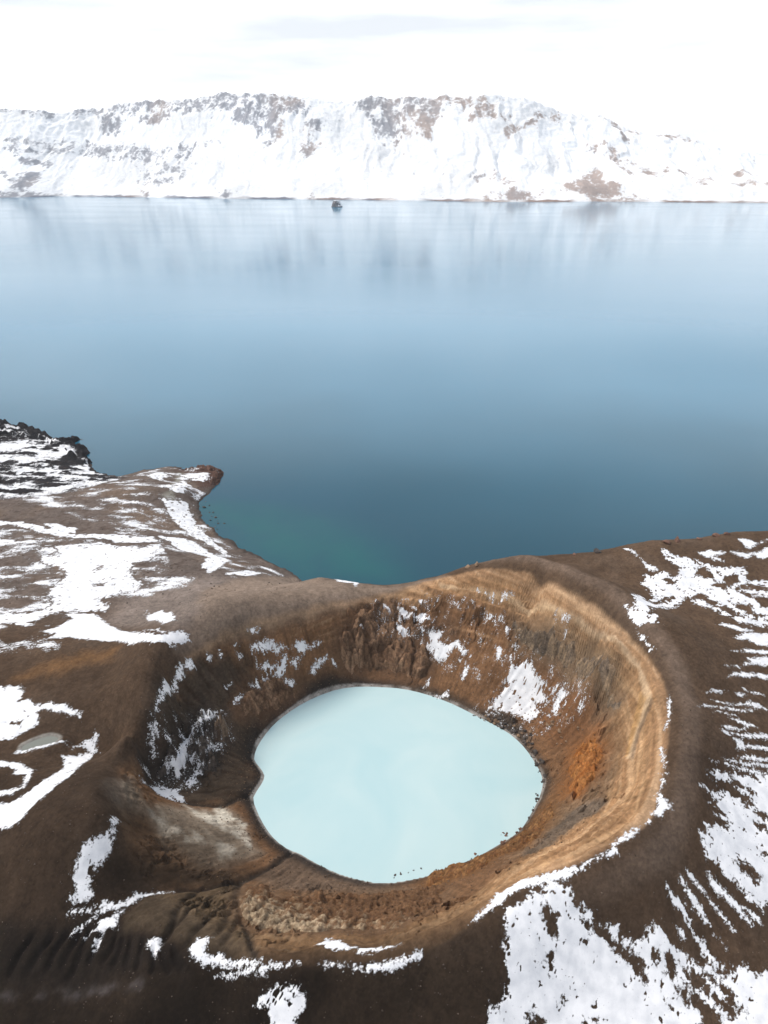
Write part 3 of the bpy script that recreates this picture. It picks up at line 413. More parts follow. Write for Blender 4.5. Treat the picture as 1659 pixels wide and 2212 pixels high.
ZONES = {
 'tanrim': [(20.9,237.3),(40,229.6),(53.5,219.7),(65.8,202.8),(73.6,186.6),(77.9,170.4),(78.2,154.7),(72.8,139),(66.1,124.6),(59.6,114.6),(48.4,108.7),(40.6,105.6),(30,102.4),(21.4,97.4),(16.3,93.9),(9.4,90.4),(1.9,88.6),(-6.4,88.4),(-19.8,90.3),(-27.3,91.7),(-29.6,97.8),(-19.2,98.9),(-7.1,99.3),(4.9,94.6),(12.8,97.4),(23.1,112),(31,115.1),(45.2,130.6),(54.6,129.2),(63.6,137),(69.7,149.6),(70.9,163.7),(68.4,177.7),(64.3,196.3),(56.8,206.5),(45.9,218.7),(29.9,227.6),(19.7,232.8)],
 'tanband': [(21.1,234.8),(29.5,230),(37.7,226.4),(45.5,221.2),(55.3,213.7),(61.5,204),(61.5,202.8),(55,211.9),(45.5,220.3),(35,226.8),(22.7,232.6)],
 'tanpath': [(60.3,206),(66.3,198.4),(71,188.1),(74.8,177),(76.7,171),(76.5,163.4),(75.9,157.3),(74,154.3),(71.6,151.6),(67.3,143.3),(66.8,146.2),(70.9,153),(73,157),(74.7,160.8),(76,169.8),(74,176.9),(70.3,188.1),(65.5,198.2)],
 'tanledge': [(74.6,162.8),(74.9,158.9),(73.4,156.1),(71.1,152.5),(67.8,147),(66.7,146.4),(70,153.5),(72.2,157.9)],
 'greygully': [(75.8,157.5),(75.6,155.6),(73.7,153.4),(71.2,150.3),(67.6,143.4),(67.3,144.8),(70.9,151.7),(73.4,154.7)],
 'saddle': [(-75.6,246.3),(-62.3,264.6),(-42.4,294.5),(-24.3,246.3),(-7.3,241.7),(9.3,240.7),(21.9,239.6),(23.4,235.1),(9.1,234.5),(-8.8,230.5),(-30.3,215.7),(-46.7,204.5),(-58.9,194.3),(-64.7,186.8),(-67.3,187),(-62.2,197.7)],
 'saddletan': [(-64.7,186.8),(-55,198.5),(-37.9,211.5),(-19.1,225.5),(0.1,236.3),(23.5,236.3),(22.4,234.1),(5.5,235.2),(-12.3,227.5),(-31.8,214.2),(-49.5,202.1),(-62.5,189.8)],
 'leftochre': [(-121,184.5),(-116.4,186.5),(-111.7,190.2),(-105.7,193.1),(-99.2,196.6),(-89.9,193.2),(-90.5,190.3),(-98.5,190.3),(-102,187.3),(-109.4,184.7),(-115.8,183.5)],
 'hydro': [(-70.5,144.1),(-63.9,137.4),(-59.4,145),(-51.6,148.9),(-45,149.1),(-40.1,144.4),(-36.7,136.7),(-33.9,134.9),(-37.6,131.1),(-43,125.7),(-47.9,124.7),(-54.3,127.3),(-58.3,129.6),(-63.6,132.9),(-68.3,129.6),(-70.3,129.8),(-72.6,136.8)],
 'hydropale': [(-63.6,136.6),(-61.1,137.5),(-57.6,135.2),(-51.2,135.6),(-46.4,133.3),(-51.7,130.9),(-56.3,130.6),(-59.6,132.2)],
 'hydropale2': [(-58.5,147.7),(-53.6,146.6),(-48.7,150.5),(-44.2,148.3),(-40.1,144.4),(-37.3,136.4),(-42.5,137.9),(-49.6,141.2)],
 'hydropale3': [(-45.5,134.6),(-40.9,135.8),(-41.1,130.6),(-45.2,128)],
 'shorebrown': [(-34.2,126.1),(-26.9,139),(-16.9,136.2),(-6.9,129.5),(0.1,128),(8.6,124.4),(2.4,120.7),(-9.6,122.7),(-21.4,121),(-30,119.8)],
 'darkgully': [(-65.2,120.1),(-63.4,119.9),(-58.4,121.1),(-50.9,122.9),(-42.7,124.2),(-35.3,125.7),(-41.1,120.2),(-49.7,117.8),(-58,113.3),(-64.1,109.7),(-72.6,106.5),(-73.9,107.5),(-68.1,109.3),(-69.2,112.1),(-66.7,114.9)],
 'rills': [(-129.9,110.2),(-77.4,104.8),(-69.5,106.8),(-61.1,106.6),(-52.8,101.4),(-44.2,97.6),(-42.3,94.3),(-40.1,91.2),(-52.5,92.7),(-68.5,92.9),(-123.2,96.7)],
 'greyrill': [(-122.8,95.9),(-76.2,92.8),(-63.2,92.8),(-51.2,91.9),(-51,90.9),(-60.2,91.7),(-70.6,91.6),(-122.3,94.8)],
 'spur': [(-60.1,106.6),(-56.7,112.4),(-51.2,115.5),(-44.1,118.2),(-37.4,121.8),(-35.3,115.1),(-34,107.5),(-29.1,98),(-26.8,91.6),(-37.2,93.9),(-45.3,97.9),(-52.9,102),(-58.8,102.9)],
 'leftridge': [(-79.9,150.3),(-76.5,148.5),(-75.1,140.1),(-69.9,126.8),(-67.6,125.2),(-71.9,116.5),(-74.1,114.1),(-72.9,121.5),(-76.6,135.7)],
 'darkwall': [(-68.9,171.5),(-62.9,189.1),(-55.2,194.4),(-47.1,198.7),(-46,195.8),(-49.8,186.5),(-50.7,179.1),(-42.9,188.6),(-42.6,178.3),(-42.9,171),(-39.4,157.8),(-47.7,151.3),(-58.3,150.6),(-68.8,150.4),(-71.2,156.2),(-66.4,161.1),(-69.8,161.8)],
 'reddish': [(47.4,210.4),(52.8,203.9),(62.1,194.3),(65.9,181.1),(69.5,174.2),(69.8,166.9),(66.5,163.3),(60.5,170.5),(55,176.9),(50.8,190.5),(59.6,190.6),(50.7,202.5)],
 'greystreak': [(43.6,133.1),(50.8,139.4),(55.6,140.1),(58.7,133.8),(56.6,131.8),(51.7,130.2),(46.3,125.8),(39.9,120.4),(35.1,118.5),(34.2,120.9),(39.1,127.9)],
 'greyrubble': [(35.4,193.5),(39.7,194),(44.7,190.9),(47.7,186),(50.6,179),(45.7,180),(40.2,188.9)],
 'plateaugrey': [(-104.7,220),(-103.7,245.1),(-95.2,257.3),(-77.8,263.1),(-54.7,266.5),(-37.9,300.6),(-30.5,240.3),(-50.1,209.1),(-64.4,195.7),(-71.1,191.3),(-92.3,212.9)],
 'innertan': [(52.1,218),(60.2,205.4),(71,187.7),(76,173),(75.6,161.3),(70.9,153),(66.6,145.6),(59.7,152.9),(69.4,167.1),(69.8,176.9),(66,192.8),(57.8,202.9),(49.8,213.7),(46.9,218.6)],
 'lowertan': [(63.5,165.9),(68.2,149.1),(63.8,132.5),(59,131.6),(50.4,127.3),(39.5,121.5),(30.1,120.3),(42.3,138.5),(49.3,148.7),(55.3,145.9)],
 'lava': [(-393,508.6),(-369.7,504.7),(-272.8,503.3),(-257.4,484.9),(-238.7,480.9),(-213.1,456.8),(-196.4,439),(-181.5,424.4),(-161.1,407.7),(-169.3,392.8),(-181.2,378.4),(-204.4,370),(-291.5,358.6)],
 'greycliff': [(-131.5,419.8),(-128.5,417.6),(-124.4,392.3),(-123.2,377),(-119.7,368.9),(-120.2,364.5),(-123.7,366.5),(-127.2,368.1),(-123.6,374.6),(-126.9,389.9)],
 'redshore': [(-140,435.1),(-123.2,431.3),(-107.1,430.1),(-102.3,421.2),(-102.5,407.5),(-106.9,406.9),(-112.3,377.8),(-111.3,392.1),(-127.5,420.2)]}
POND = [(-105.4,154.8),(-105.7,156.7),(-103.8,158.5),(-101.4,160.1),(-99.6,160.7),(-97.5,160.2),(-96.7,159.6),(-97.1,158.4),(-99.4,157.5),(-102.3,156.6),(-104,155.2)]
CREEKS = [[(-71.3,154),(-70.5,157.6),(-70.2,153.8),(-68.1,150.4),(-63.4,149.2),(-58.3,150.5),(-53,150.6),(-47.8,151.4),(-44.7,154.5),(-41.1,156.9),(-39.3,155.6)], [(-25.6,136.9),(-29.1,132.3),(-34.3,126.6),(-37.4,121.8),(-44.2,118.7),(-50.3,116.3)], [(-37.3,121.3),(-36.4,115.1),(-34,108.4),(-31,101.7),(-28,94.4),(-26.5,90.2)]]
RILLS = [[(-36.1,115.1),(-37.6,111),(-39.8,103.7),(-42,97.1),(-44.5,94.8)],
 [(-35.7,113.5),(-35.8,106.1),(-36,95.4)],
 [(-33.9,109.3),(-33.2,100.2),(-34.1,93.4)],
 [(-36.9,119.6),(-41.6,115.2),(-44.7,109.2),(-46.6,101.9),(-48.7,98.6),(-49.8,94.8)],
 [(-45.2,118.1),(-48,112.3),(-47.6,102),(-48.4,97.5)],
 [(-61.1,103.3),(-61.1,99.9),(-62.8,96.7)],
 [(-63.9,103.5),(-65.3,99.5),(-66,96.7)],
 [(-66.7,104),(-68.4,101),(-68.8,97.3),(-69.4,94.2)],
 [(-69.3,103.9),(-70.8,100.2),(-72.1,96.2)],
 [(-71.9,103.8),(-73.8,99.8),(-75,95.6)],
 [(-75.4,103.3),(-77.9,99.5),(-79.5,95)],
 [(-57.2,101.5),(-56.5,97.6),(-56.1,94.3)],
 [(-53.4,100),(-53.6,96.9),(-53.2,93.6)],
 [(-50.7,98),(-49.4,94.3),(-49.6,92)],
 [(-46,96.5),(-44.2,93.4),(-41.6,91.1)],
 [(-48.9,97.6),(-46.2,93.1),(-44.8,91.3)],
 [(-79.1,103.3),(-82.2,99.7),(-83.9,95.3)],
 [(-59.2,102.5),(-59,98.6),(-59.6,95)]]
FAR_SHORE = [(-3254,4442),(-2167,4383),(-1901,4564),(-1401,4442),(-839,4269),(1,4109),(586,3914),(1113,3961),(1895,3823),(2838,3735)]
FAR_RIDGE = [(-3673,480.7),(-3074,464.5),(-2456,486),(-2336,477.9),(-2231,472.4),(-2102,461.7),(-2042,469.1),(-1979,492.6),(-1876,490),(-1737,519.7),(-1589,525.2),(-1427,533),(-1202,536.1),(-1090,553.9),(-980,571.5),(-920,555.1),(-858,563.7),(-770,557.3),(-653,550.7),(-609,555),(-509,534),(-365,522.3),(-252,503.7),(-167,512.4),(-82,530.7),(1,524.7),(57,518.6),(193,525),(301,517.7),(367,530.3),(459,511.7),(537,523.8),(669,520.9),(806,512.5),(875,498.9),(947,466.5),(1060,438.8),(1196,419.3),(1273,423.3),(1383,374.9),(1491,336),(1647,320.8),(1775,308.3),(1857,272.2),(2015,252.7),(2230,199.8),(2599,166.1),(3394,142.1)]
FAR_ROCK = [
 (0.75, [(-1785,820),(-1651,821),(-1426,820),(-1202,820),(-979,816),(-799,818),(-594,803),(-464,784),(-502,695),(-640,650),(-683,489),(-749,586),(-869,629),(-936,691),(-1093,714),(-1315,721),(-1478,649),(-1642,753),(-1798,781)]),
 (0.9, [(-2455,821),(-2302,820),(-2113,816),(-2133,797),(-2302,805),(-2451,803)]),
 (0.9, [(-2017,817),(-1857,821),(-1849,777),(-1985,781)]),
 (0.6, [(-1825,748),(-1682,708),(-1701,573),(-1800,642)]),
 (0.6, [(-718,722),(-602,706),(-628,505),(-695,470)]),
 (0.6, [(-470,636),(-386,642),(-386,394),(-455,411)]),
 (0.9, [(-181,814),(0,821),(0,713),(-137,712)]),
 (0.6, [(-95,696),(0,683),(0,523),(-53,553)]),
 (0.8, [(0,817),(165,821),(246,808),(365,820),(587,817),(558,771),(403,762),(322,709),(267,637),(263,540),(186,554),(135,652),(80,508),(0,487)]),
 (0.8, [(558,771),(636,760),(604,689),(500,658),(530,732)]),
 (0.7, [(617,689),(710,686),(681,654)]),
 (0.8, [(675,593),(744,621),(856,665),(840,638),(726,580)]),
 (0.5, [(891,721),(1026,785),(992,747)]),
 (1.1, [(951,170),(1048,217),(1145,325),(1167,198),(1231,171),(1211,87),(1077,-39),(1032,80),(941,118)]),
 (1, [(657,97),(714,73),(811,73),(801,11),(564,13),(410,-54),(567,45)]),
 (0.6, [(1262,549),(1298,539),(1266,443),(1356,352),(1323,316),(1282,401),(1234,467)]),
 (0.95, [(1281,457),(1386,476),(1435,376),(1445,323),(1566,416),(1641,349),(1577,373),(1441,307),(1412,383),(1325,428)]),
 (0.8, [(1641,349),(1734,278),(1671,224),(1640,271)]),
 (0.8, [(1740,295),(1886,315),(2017,294),(2005,265),(1864,286)]),
 (0.7, [(1907,439),(2011,490),(2023,424),(1932,410)]),
 (0.9, [(1200,42),(1287,73),(1344,31),(1287,-12),(1170,-32)]),
 (0.7, [(1322,797),(1401,780),(1617,810),(1721,812),(1803,780),(1713,783),(1545,777),(1396,759)]),
 (0.6, [(1272,818),(1330,766),(1404,673),(1390,666)]),
 (1.1, [(-2160,183),(-2120,265),(-2063,248),(-2058,151),(-2085,63),(-2146,97)]),
 (1, [(-2188,52),(-2066,31),(-1906,20),(-1933,-94),(-2170,7)]),
 (1.1, [(-2197,408),(-2154,415),(-2163,388)]),
 (1.1, [(-2137,412),(-2104,410),(-2115,390)]),
 (1, [(-2062,375),(-2018,356),(-2029,329)]),
 (0.9, [(-2280,286),(-2220,275),(-2233,236)]),
 (0.6, [(-1811,493),(-1718,450),(-1779,436)]),
 (0.9, [(-895,90),(-849,66),(-853,3),(-889,15)]),
 (0.9, [(-408,50),(-369,39),(-372,-13),(-409,-20)]),
 (0.8, [(-1405,69),(-1354,43),(-1358,2)]),
 (0.32, [(-2374,548),(-2112,585),(-2037,559),(-1360,450),(-1063,505),(-973,512),(-1190,366),(-1553,351),(-1964,438),(-2354,488)]),
 (0.25, [(-1480,305),(-1186,345),(-1144,136),(-1437,134)]),
 (0.25, [(445,235),(614,254),(678,168),(485,144)]),
 (0.45, [(1120,522),(1254,570),(1210,468),(1138,483)])]
SEA_STACK = (-211.375, 3458.97)
SHALLOWS = [(-109.1,378.8),(-89.3,375.6),(-61.4,369.4),(-28.5,357.5),(-7.3,335.5),(9.4,310.8),(15.5,288.1),(-41.8,288.9),(-62.9,310.8),(-86.6,335.5)]
BOULDERS = [(39.8,190.2,0.92,'shore_far'),(39.2,190.4,0.51,'shore_far'),(45,186.7,0.8,'shore_far'),(35.4,192.2,0.54,'shore_far'),(45.6,185.8,0.6,'shore_far'),(43.9,185.7,0.59,'shore_far'),(47,181.9,0.56,'shore_far'),(43.6,184.8,1.27,'shore_far'),(46.8,183.7,1.27,'shore_far'),(45.5,182.8,1.49,'shore_far'),(37.1,191.1,0.5,'shore_far'),(48.2,179.9,1.25,'shore_far'),(37.2,189.8,0.55,'shore_far'),(41.2,187.3,0.82,'shore_far'),(49.7,181.5,0.77,'shore_far'),(35.3,190.5,0.53,'shore_far'),(40.6,190.4,1.22,'shore_far'),(49.7,179,0.98,'shore_far'),(39.8,189.3,1.16,'shore_far'),(46.9,180.2,1.05,'shore_far'),(48.7,177.4,1.41,'shore_far'),(40.5,189.3,0.55,'shore_far'),(37.5,190,0.89,'shore_far'),(48.5,179.6,0.73,'shore_far'),(48.8,180.4,1.06,'shore_far'),(40.7,187,1.4,'shore_far'),(36.4,190.9,1.32,'shore_far'),(44.9,184.6,1.37,'shore_far'),(38.4,188.8,0.56,'shore_far'),(43.7,187.4,0.77,'shore_far'),(38.4,189,1.1,'shore_far'),(45.8,185.5,0.78,'shore_far'),(35.3,190.1,0.51,'shore_far'),(45.8,182.6,0.52,'shore_far'),(47.9,177.9,0.55,'shore_far'),(40,189.6,0.6,'shore_far'),(43.4,186,0.5,'shore_far'),(48.7,179.8,0.57,'shore_far'),(35.8,192.1,0.97,'shore_far'),(49.6,182.3,1.14,'shore_far'),(41.8,187.6,0.81,'shore_far'),(38.4,191,0.53,'shore_far'),(35,190.7,0.6,'shore_far'),(47.6,181.6,0.9,'shore_far'),(41,187.6,0.5,'shore_far'),(36.5,191.8,1.05,'shore_far'),(38.6,190.3,0.51,'shore_far'),(47.4,179.4,0.95,'shore_far'),(39,189.3,0.59,'shore_far'),(41.8,188.5,1.43,'shore_far'),(39.3,187.8,0.5,'shore_far'),(38.9,191.1,0.66,'shore_far'),(35,192.7,0.59,'shore_far'),(47.3,179.1,0.89,'shore_far'),(46.9,180.1,0.84,'shore_far'),(48.7,181.8,0.98,'shore_far'),(47,181.2,0.75,'shore_far'),(38.7,191.3,0.57,'shore_far'),(42.5,186.9,0.73,'shore_far'),(35.5,191.2,0.56,'shore_far'),(42.7,185.8,0.72,'shore_far'),(38.8,189.7,1.39,'shore_far'),(47.9,184.4,1.29,'shore_far'),(42.3,186.1,0.59,'shore_far'),(49.2,181.3,1.31,'shore_far'),(44.2,186.9,0.68,'shore_far'),(38.4,189.1,0.76,'shore_far'),(49.3,178.8,1.16,'shore_far'),(49.8,183.5,1.02,'shore_far'),(40,188.4,1.05,'shore_far'),(43.6,186.6,0.53,'shore_far'),(36.9,190.1,1.32,'shore_far'),(48.2,177.4,0.7,'shore_far'),(36.6,190.4,0.51,'shore_far'),(40.2,190.8,0.56,'shore_far'),(49.1,175.2,0.57,'shore_right'),(47.1,158.7,1.17,'shore_right'),(48.3,174,0.52,'shore_right'),(46.8,156.7,1.3,'shore_right'),(49.6,163.2,0.77,'shore_right'),(49.7,167.8,0.51,'shore_right'),(50,167.5,0.5,'shore_right'),(46.8,157.1,0.66,'shore_right'),(46.3,157.1,0.54,'shore_right'),(49.4,170.8,1.35,'shore_right'),(44.7,152.5,0.55,'shore_right'),(49.4,171.3,0.54,'shore_right'),(42.7,148,0.54,'shore_right'),(44.9,152.2,1.11,'shore_right'),(49.8,175.5,0.7,'shore_right'),(49.4,167.2,0.59,'shore_right'),(45.2,153.6,0.51,'shore_right'),(48.5,175.3,0.5,'shore_right'),(46.5,155.7,0.68,'shore_right'),(47.3,156.5,1,'shore_right'),(45.6,155.2,0.54,'shore_right'),(49.3,170,1.09,'shore_right'),(48.5,173.6,0.53,'shore_right'),(50.9,165,1.18,'shore_right'),(50,170.2,0.62,'shore_right'),(50.3,170.5,0.5,'shore_right'),(47.3,158.1,0.51,'shore_right'),(50.7,170.4,0.5,'shore_right'),(50.5,163.6,1.11,'shore_right'),(49.3,172.1,0.5,'shore_right'),(47.3,158,1.24,'shore_right'),(50,175.2,1.27,'shore_right'),(49.1,173.3,0.55,'shore_right'),(48.2,160.9,0.85,'shore_right'),(49.1,163.9,0.67,'shore_right'),(49.2,171.6,0.7,'shore_right'),(49.5,174.2,0.68,'shore_right'),(50.2,175.2,0.73,'shore_right'),(51.3,170.5,1.37,'shore_right'),(51.1,171.6,1.22,'shore_right'),(49.1,176,0.53,'shore_right'),(43.1,148.9,0.92,'shore_right'),(39.9,145.3,1.28,'shore_low'),(35.7,143.9,1.44,'shore_low'),(33.7,139.9,1.46,'shore_low'),(35.4,143.3,1.3,'shore_low'),(34.8,144.3,1.24,'shore_low'),(38.6,144.4,1.05,'shore_low'),(40,146,0.66,'shore_low'),(35,141.6,0.62,'shore_low'),(37.4,141.5,0.68,'shore_low'),(34.6,144.6,1.06,'shore_low'),(34,143.7,0.66,'shore_low'),(40.6,145.3,0.64,'shore_low'),(34.7,141,1.05,'shore_low'),(25.7,137.5,1.27,'shore_low'),(40.2,145.6,0.6,'shore_low'),(26.3,136.2,0.73,'shore_low'),(24.5,135.7,0.53,'shore_near'),(6.2,131.3,0.61,'shore_near'),(19.6,133.6,0.9,'shore_near'),(0.8,130.8,0.89,'shore_near'),(0.9,129.3,0.5,'shore_near'),(2.8,129.9,0.85,'shore_near'),(6.7,131.5,1.07,'shore_near'),(15.8,133.1,0.52,'shore_near'),(10.3,132.8,0.95,'shore_near'),(16,133.1,0.58,'shore_near'),(10.9,132,0.63,'shore_near'),(2.9,130.7,1.21,'shore_near'),(14.2,132.4,0.91,'shore_near'),(4.3,132,0.62,'shore_near'),(17.7,134.2,0.56,'shore_near'),(4.6,131.1,1.21,'shore_near'),(15.8,133,0.75,'shore_near'),(8.2,132.2,1.04,'shore_near'),(2,130.1,0.6,'shore_near'),(21.8,134.1,0.61,'shore_near'),(19.7,133.6,0.52,'shore_near'),(3.9,131.9,0.73,'shore_near'),(60.4,179.7,1.43,'talus'),(58.3,186.6,0.57,'talus'),(50.2,187.2,0.5,'talus'),(57.1,189.5,0.79,'talus'),(56.6,182.9,1.39,'talus'),(56.1,183,1.03,'talus'),(61.8,178.5,0.71,'talus'),(58.4,178.9,0.5,'talus'),(57.9,178.7,1.54,'talus'),(57,183.7,1.47,'talus'),(59.2,184.1,1.39,'talus'),(54.6,185.8,0.83,'talus'),(61.4,182.6,0.73,'talus'),(55.3,183.8,1.32,'talus'),(55.2,184.9,0.59,'talus'),(58.3,176.3,0.63,'talus'),(54.1,189,0.91,'talus'),(58,176.7,0.5,'talus'),(59.1,173.9,0.86,'talus'),(48.9,190.7,0.5,'talus'),(58,179.1,1.25,'talus'),(62.5,174.8,0.96,'talus'),(58.1,178.2,0.93,'talus'),(60.3,185,1.03,'talus'),(55.3,179.6,0.51,'talus'),(51.9,193.5,1.22,'talus'),(62.5,174.2,0.66,'talus'),(58.5,186.6,0.61,'talus'),(56,187.6,0.72,'talus'),(57.7,174.3,0.5,'talus'),(56.7,175.4,0.74,'talus'),(48,189.5,0.92,'talus'),(56.7,185.5,0.51,'talus'),(59.8,185.8,0.53,'talus'),(13.5,206.7,0.54,'shore_back'),(31.2,192.4,0.35,'shore_back'),(31.7,193.2,0.69,'shore_back'),(32.1,193.1,0.56,'shore_back'),(18,203.1,0.6,'shore_back'),(23.9,197.9,0.37,'shore_back'),(17.7,204.1,0.57,'shore_back'),(22.3,199.1,0.36,'shore_back'),(13.7,206.5,0.79,'shore_back'),(17.9,204,0.35,'shore_back'),(34.1,191.4,0.35,'shore_back'),(19.1,201.8,0.72,'shore_back'),(33.2,192.4,0.35,'shore_back'),(18.8,204.2,0.56,'shore_back'),(33.8,191.9,0.71,'shore_back'),(23.6,200.9,0.65,'shore_back'),(23.9,197.4,0.36,'shore_back'),(19.2,203.5,0.41,'shore_back'),(16.4,204.3,0.62,'shore_back'),(15.1,205.6,0.52,'shore_back'),(28.9,193.9,0.5,'shore_back'),(31.8,192.5,0.46,'shore_back'),(19.4,203.6,0.66,'shore_back'),(23.3,198.9,0.36,'shore_back'),(29.1,193.8,0.69,'shore_back'),(24.8,198.4,0.48,'shore_back'),(-20.5,137.3,0.35,'shore_left'),(-22.1,137.6,0.52,'shore_left'),(-17.1,134.4,0.45,'shore_left'),(-14.8,133.7,0.35,'shore_left'),(-17.2,132.8,0.36,'shore_left'),(-18.9,135.4,0.6,'shore_left'),(-17.9,136,0.66,'shore_left'),(-99.9,365.2,1.03,'beach'),(-91.2,344.5,0.96,'beach'),(-93.2,354.5,0.8,'beach'),(-78.2,329.9,0.8,'beach'),(-97.1,355.3,1.14,'beach'),(-105.3,379.5,0.82,'beach'),(-97.6,360.3,0.9,'beach'),(-88.6,351.4,1.31,'beach'),(-91.9,351.5,1.25,'beach'),(-102,374.4,1.12,'beach'),(-92.8,347.7,0.8,'beach'),(-95.2,358.9,1.45,'beach'),(-104.4,371.6,1.9,'beach'),(-97.8,365.2,1.35,'beach')]
SKYLINE_ROCKS = [(80.6, 233.6, 2.6), (106.3, 235.0, 3.2), (110.7, 236.3, 3.6), (119.7, 237.8, 2.2), (126.6, 239.7, 3.4), (131.0, 239.9, 2.4), (71.6, 233.2, 1.6), (32.3, 237.4, 2.2), (35.6, 235.8, 2.6)]
# ---------------------------------------------------------------- helpers
rnd = random.Random(11)
rng = np.random.RandomState(5)
_perm = rng.permutation(256).astype(np.int64)
_ang = rng.rand(256) * 2 * np.pi
_gx, _gy = np.cos(_ang), np.sin(_ang)
def pn(x, y, seed=0):
    xi = np.floor(x).astype(np.int64); yi = np.floor(y).astype(np.int64)
    xf = x - xi; yf = y - yi
    def g(ix, iy, dx, dy):
        h = _perm[(_perm[(_perm[(ix + seed * 37) & 255] + iy) & 255] + seed * 13) & 255]
        return _gx[h] * dx + _gy[h] * dy
    u = xf * xf * xf * (xf * (xf * 6 - 15) + 10); v = yf * yf * yf * (yf * (yf * 6 - 15) + 10)
    a = g(xi, yi, xf, yf); b = g(xi + 1, yi, xf - 1, yf)
    c = g(xi, yi + 1, xf, yf - 1); d = g(xi + 1, yi + 1, xf - 1, yf - 1)
    return 1.4 * ((a + (b - a) * u) + ((c + (d - c) * u) - (a + (b - a) * u)) * v)
def fbm(x, y, scale, octaves=4, seed=0, gain=.5):
    o = 0; a = 1.0; f = 1.0 / scale; n = 0
    for k in range(octaves):
        o = o + a * pn(x * f + k * 17.3, y * f - k * 9.1, seed + k); n += a; a *= gain; f *= 2.03
    return o / n
def ridged(x, y, scale, octaves=4, seed=0):
    o = 0; a = 1.0; f = 1.0 / scale; n = 0
    for k in range(octaves):
        o = o + a * (1 - 2 * np.abs(pn(x * f + k * 7.7, y * f + k * 3.1, seed + k))); n += a; a *= .5; f *= 2.1
    return o / n
def worley(x, y, scale, seed=0):
    X = x / scale; Y = y / scale; xi = np.floor(X).astype(np.int64); yi = np.floor(Y).astype(np.int64)
    d1 = np.full(X.shape, 9.0); d2 = np.full(X.shape, 9.0); idc = np.zeros(X.shape); pl = np.zeros(X.shape)
    for i in (-1, 0, 1):
        for j in (-1, 0, 1):
            h = _perm[(_perm[(xi + i + seed * 31) & 255] + yi + j) & 255]
            px = xi + i + (h % 16) / 16.0; py = yi + j + (h // 16) / 16.0
            d = np.hypot(X - px, Y - py)
            m = d < d1
            d2 = np.where(m, d1, np.minimum(d2, d)); idc = np.where(m, h / 255.0, idc); d1 = np.where(m, d, d1)
            pl = np.where(m, _gx[h] * (X - px) + _gy[h] * (Y - py), pl)
    return d1, d2, idc, pl   # two distances, cell value, tilt of the cell's face
def sstep(a, b, x):
    t = np.clip((x - a) / (b - a), 0, 1); return t * t * (3 - 2 * t)
def sdf(poly, x, y):
    """signed distance to a closed outline, positive inside"""
    d = np.full(x.shape, 1e9); ins = np.zeros(x.shape, bool); n = len(poly)
    for i in range(n):
        ax, ay = poly[i - 1]; bx, by = poly[i]
        ex, ey = bx - ax, by - ay; L = ex * ex + ey * ey + 1e-9
        t = np.clip(((x - ax) * ex + (y - ay) * ey) / L, 0, 1)
        d = np.minimum(d, (x - ax - t * ex) ** 2 + (y - ay - t * ey) ** 2)
        if ay != by:
            c = (ay > y) != (by > y)
            ins ^= c & (x < ex * (y - ay) / ey + ax)
    d = np.sqrt(d)
    return np.where(ins, d, -d)
def line_dist(pl, x, y):
    d = np.full(x.shape, 1e9); pos = np.zeros(x.shape)
    for i in range(1, len(pl)):
        ax, ay = pl[i - 1]; bx, by = pl[i]
        ex, ey = bx - ax, by - ay; L = ex * ex + ey * ey + 1e-9
        t = np.clip(((x - ax) * ex + (y - ay) * ey) / L, 0, 1)
        q = (x - ax - t * ex) ** 2 + (y - ay - t * ey) ** 2
        m = q < d; d = np.where(m, q, d); pos = np.where(m, (i - 1 + t) / (len(pl) - 1), pos)
    return np.sqrt(d), pos
def link(name, me, mat=None, parent=None, smooth=True):
    o = bpy.data.objects.new(name, me); scene.collection.objects.link(o)
    if mat and not me.materials: me.materials.append(mat)
    if smooth: me.shade_smooth()
    if parent: o.parent = parent
    return o
def tag(o, label=None, cat=None, group=None, kind=None):
    if label: o['label'] = label
    if cat: o['category'] = cat
    if group: o['group'] = group
    if kind: o['kind'] = kind
    return o
def mesh_from(name, co, quads, color=None):
    me = bpy.data.meshes.new(name)
    me.vertices.add(len(co)); me.vertices.foreach_set('co', co.astype(np.float32).ravel())
    nq = len(quads); k = quads.shape[1]
    me.loops.add(nq * k); me.loops.foreach_set('vertex_index', quads.astype(np.int32).ravel())
    me.polygons.add(nq); me.polygons.foreach_set('loop_start', np.arange(nq, dtype=np.int32) * k)
    me.polygons.foreach_set('loop_total', np.full(nq, k, np.int32))
    me.update(calc_edges=True)
    if color is not None:
        a = me.attributes.new('ground_colour', 'FLOAT_COLOR', 'POINT')
        a.data.foreach_set('color', np.c_[color, np.ones(len(color))].astype(np.float32).ravel())
    return me
def grid_quads(nx, ny):
    i = np.arange(nx * ny).reshape(ny, nx)
    return np.c_[i[:-1, :-1].ravel(), i[:-1, 1:].ravel(), i[1:, 1:].ravel(), i[1:, :-1].ravel()]

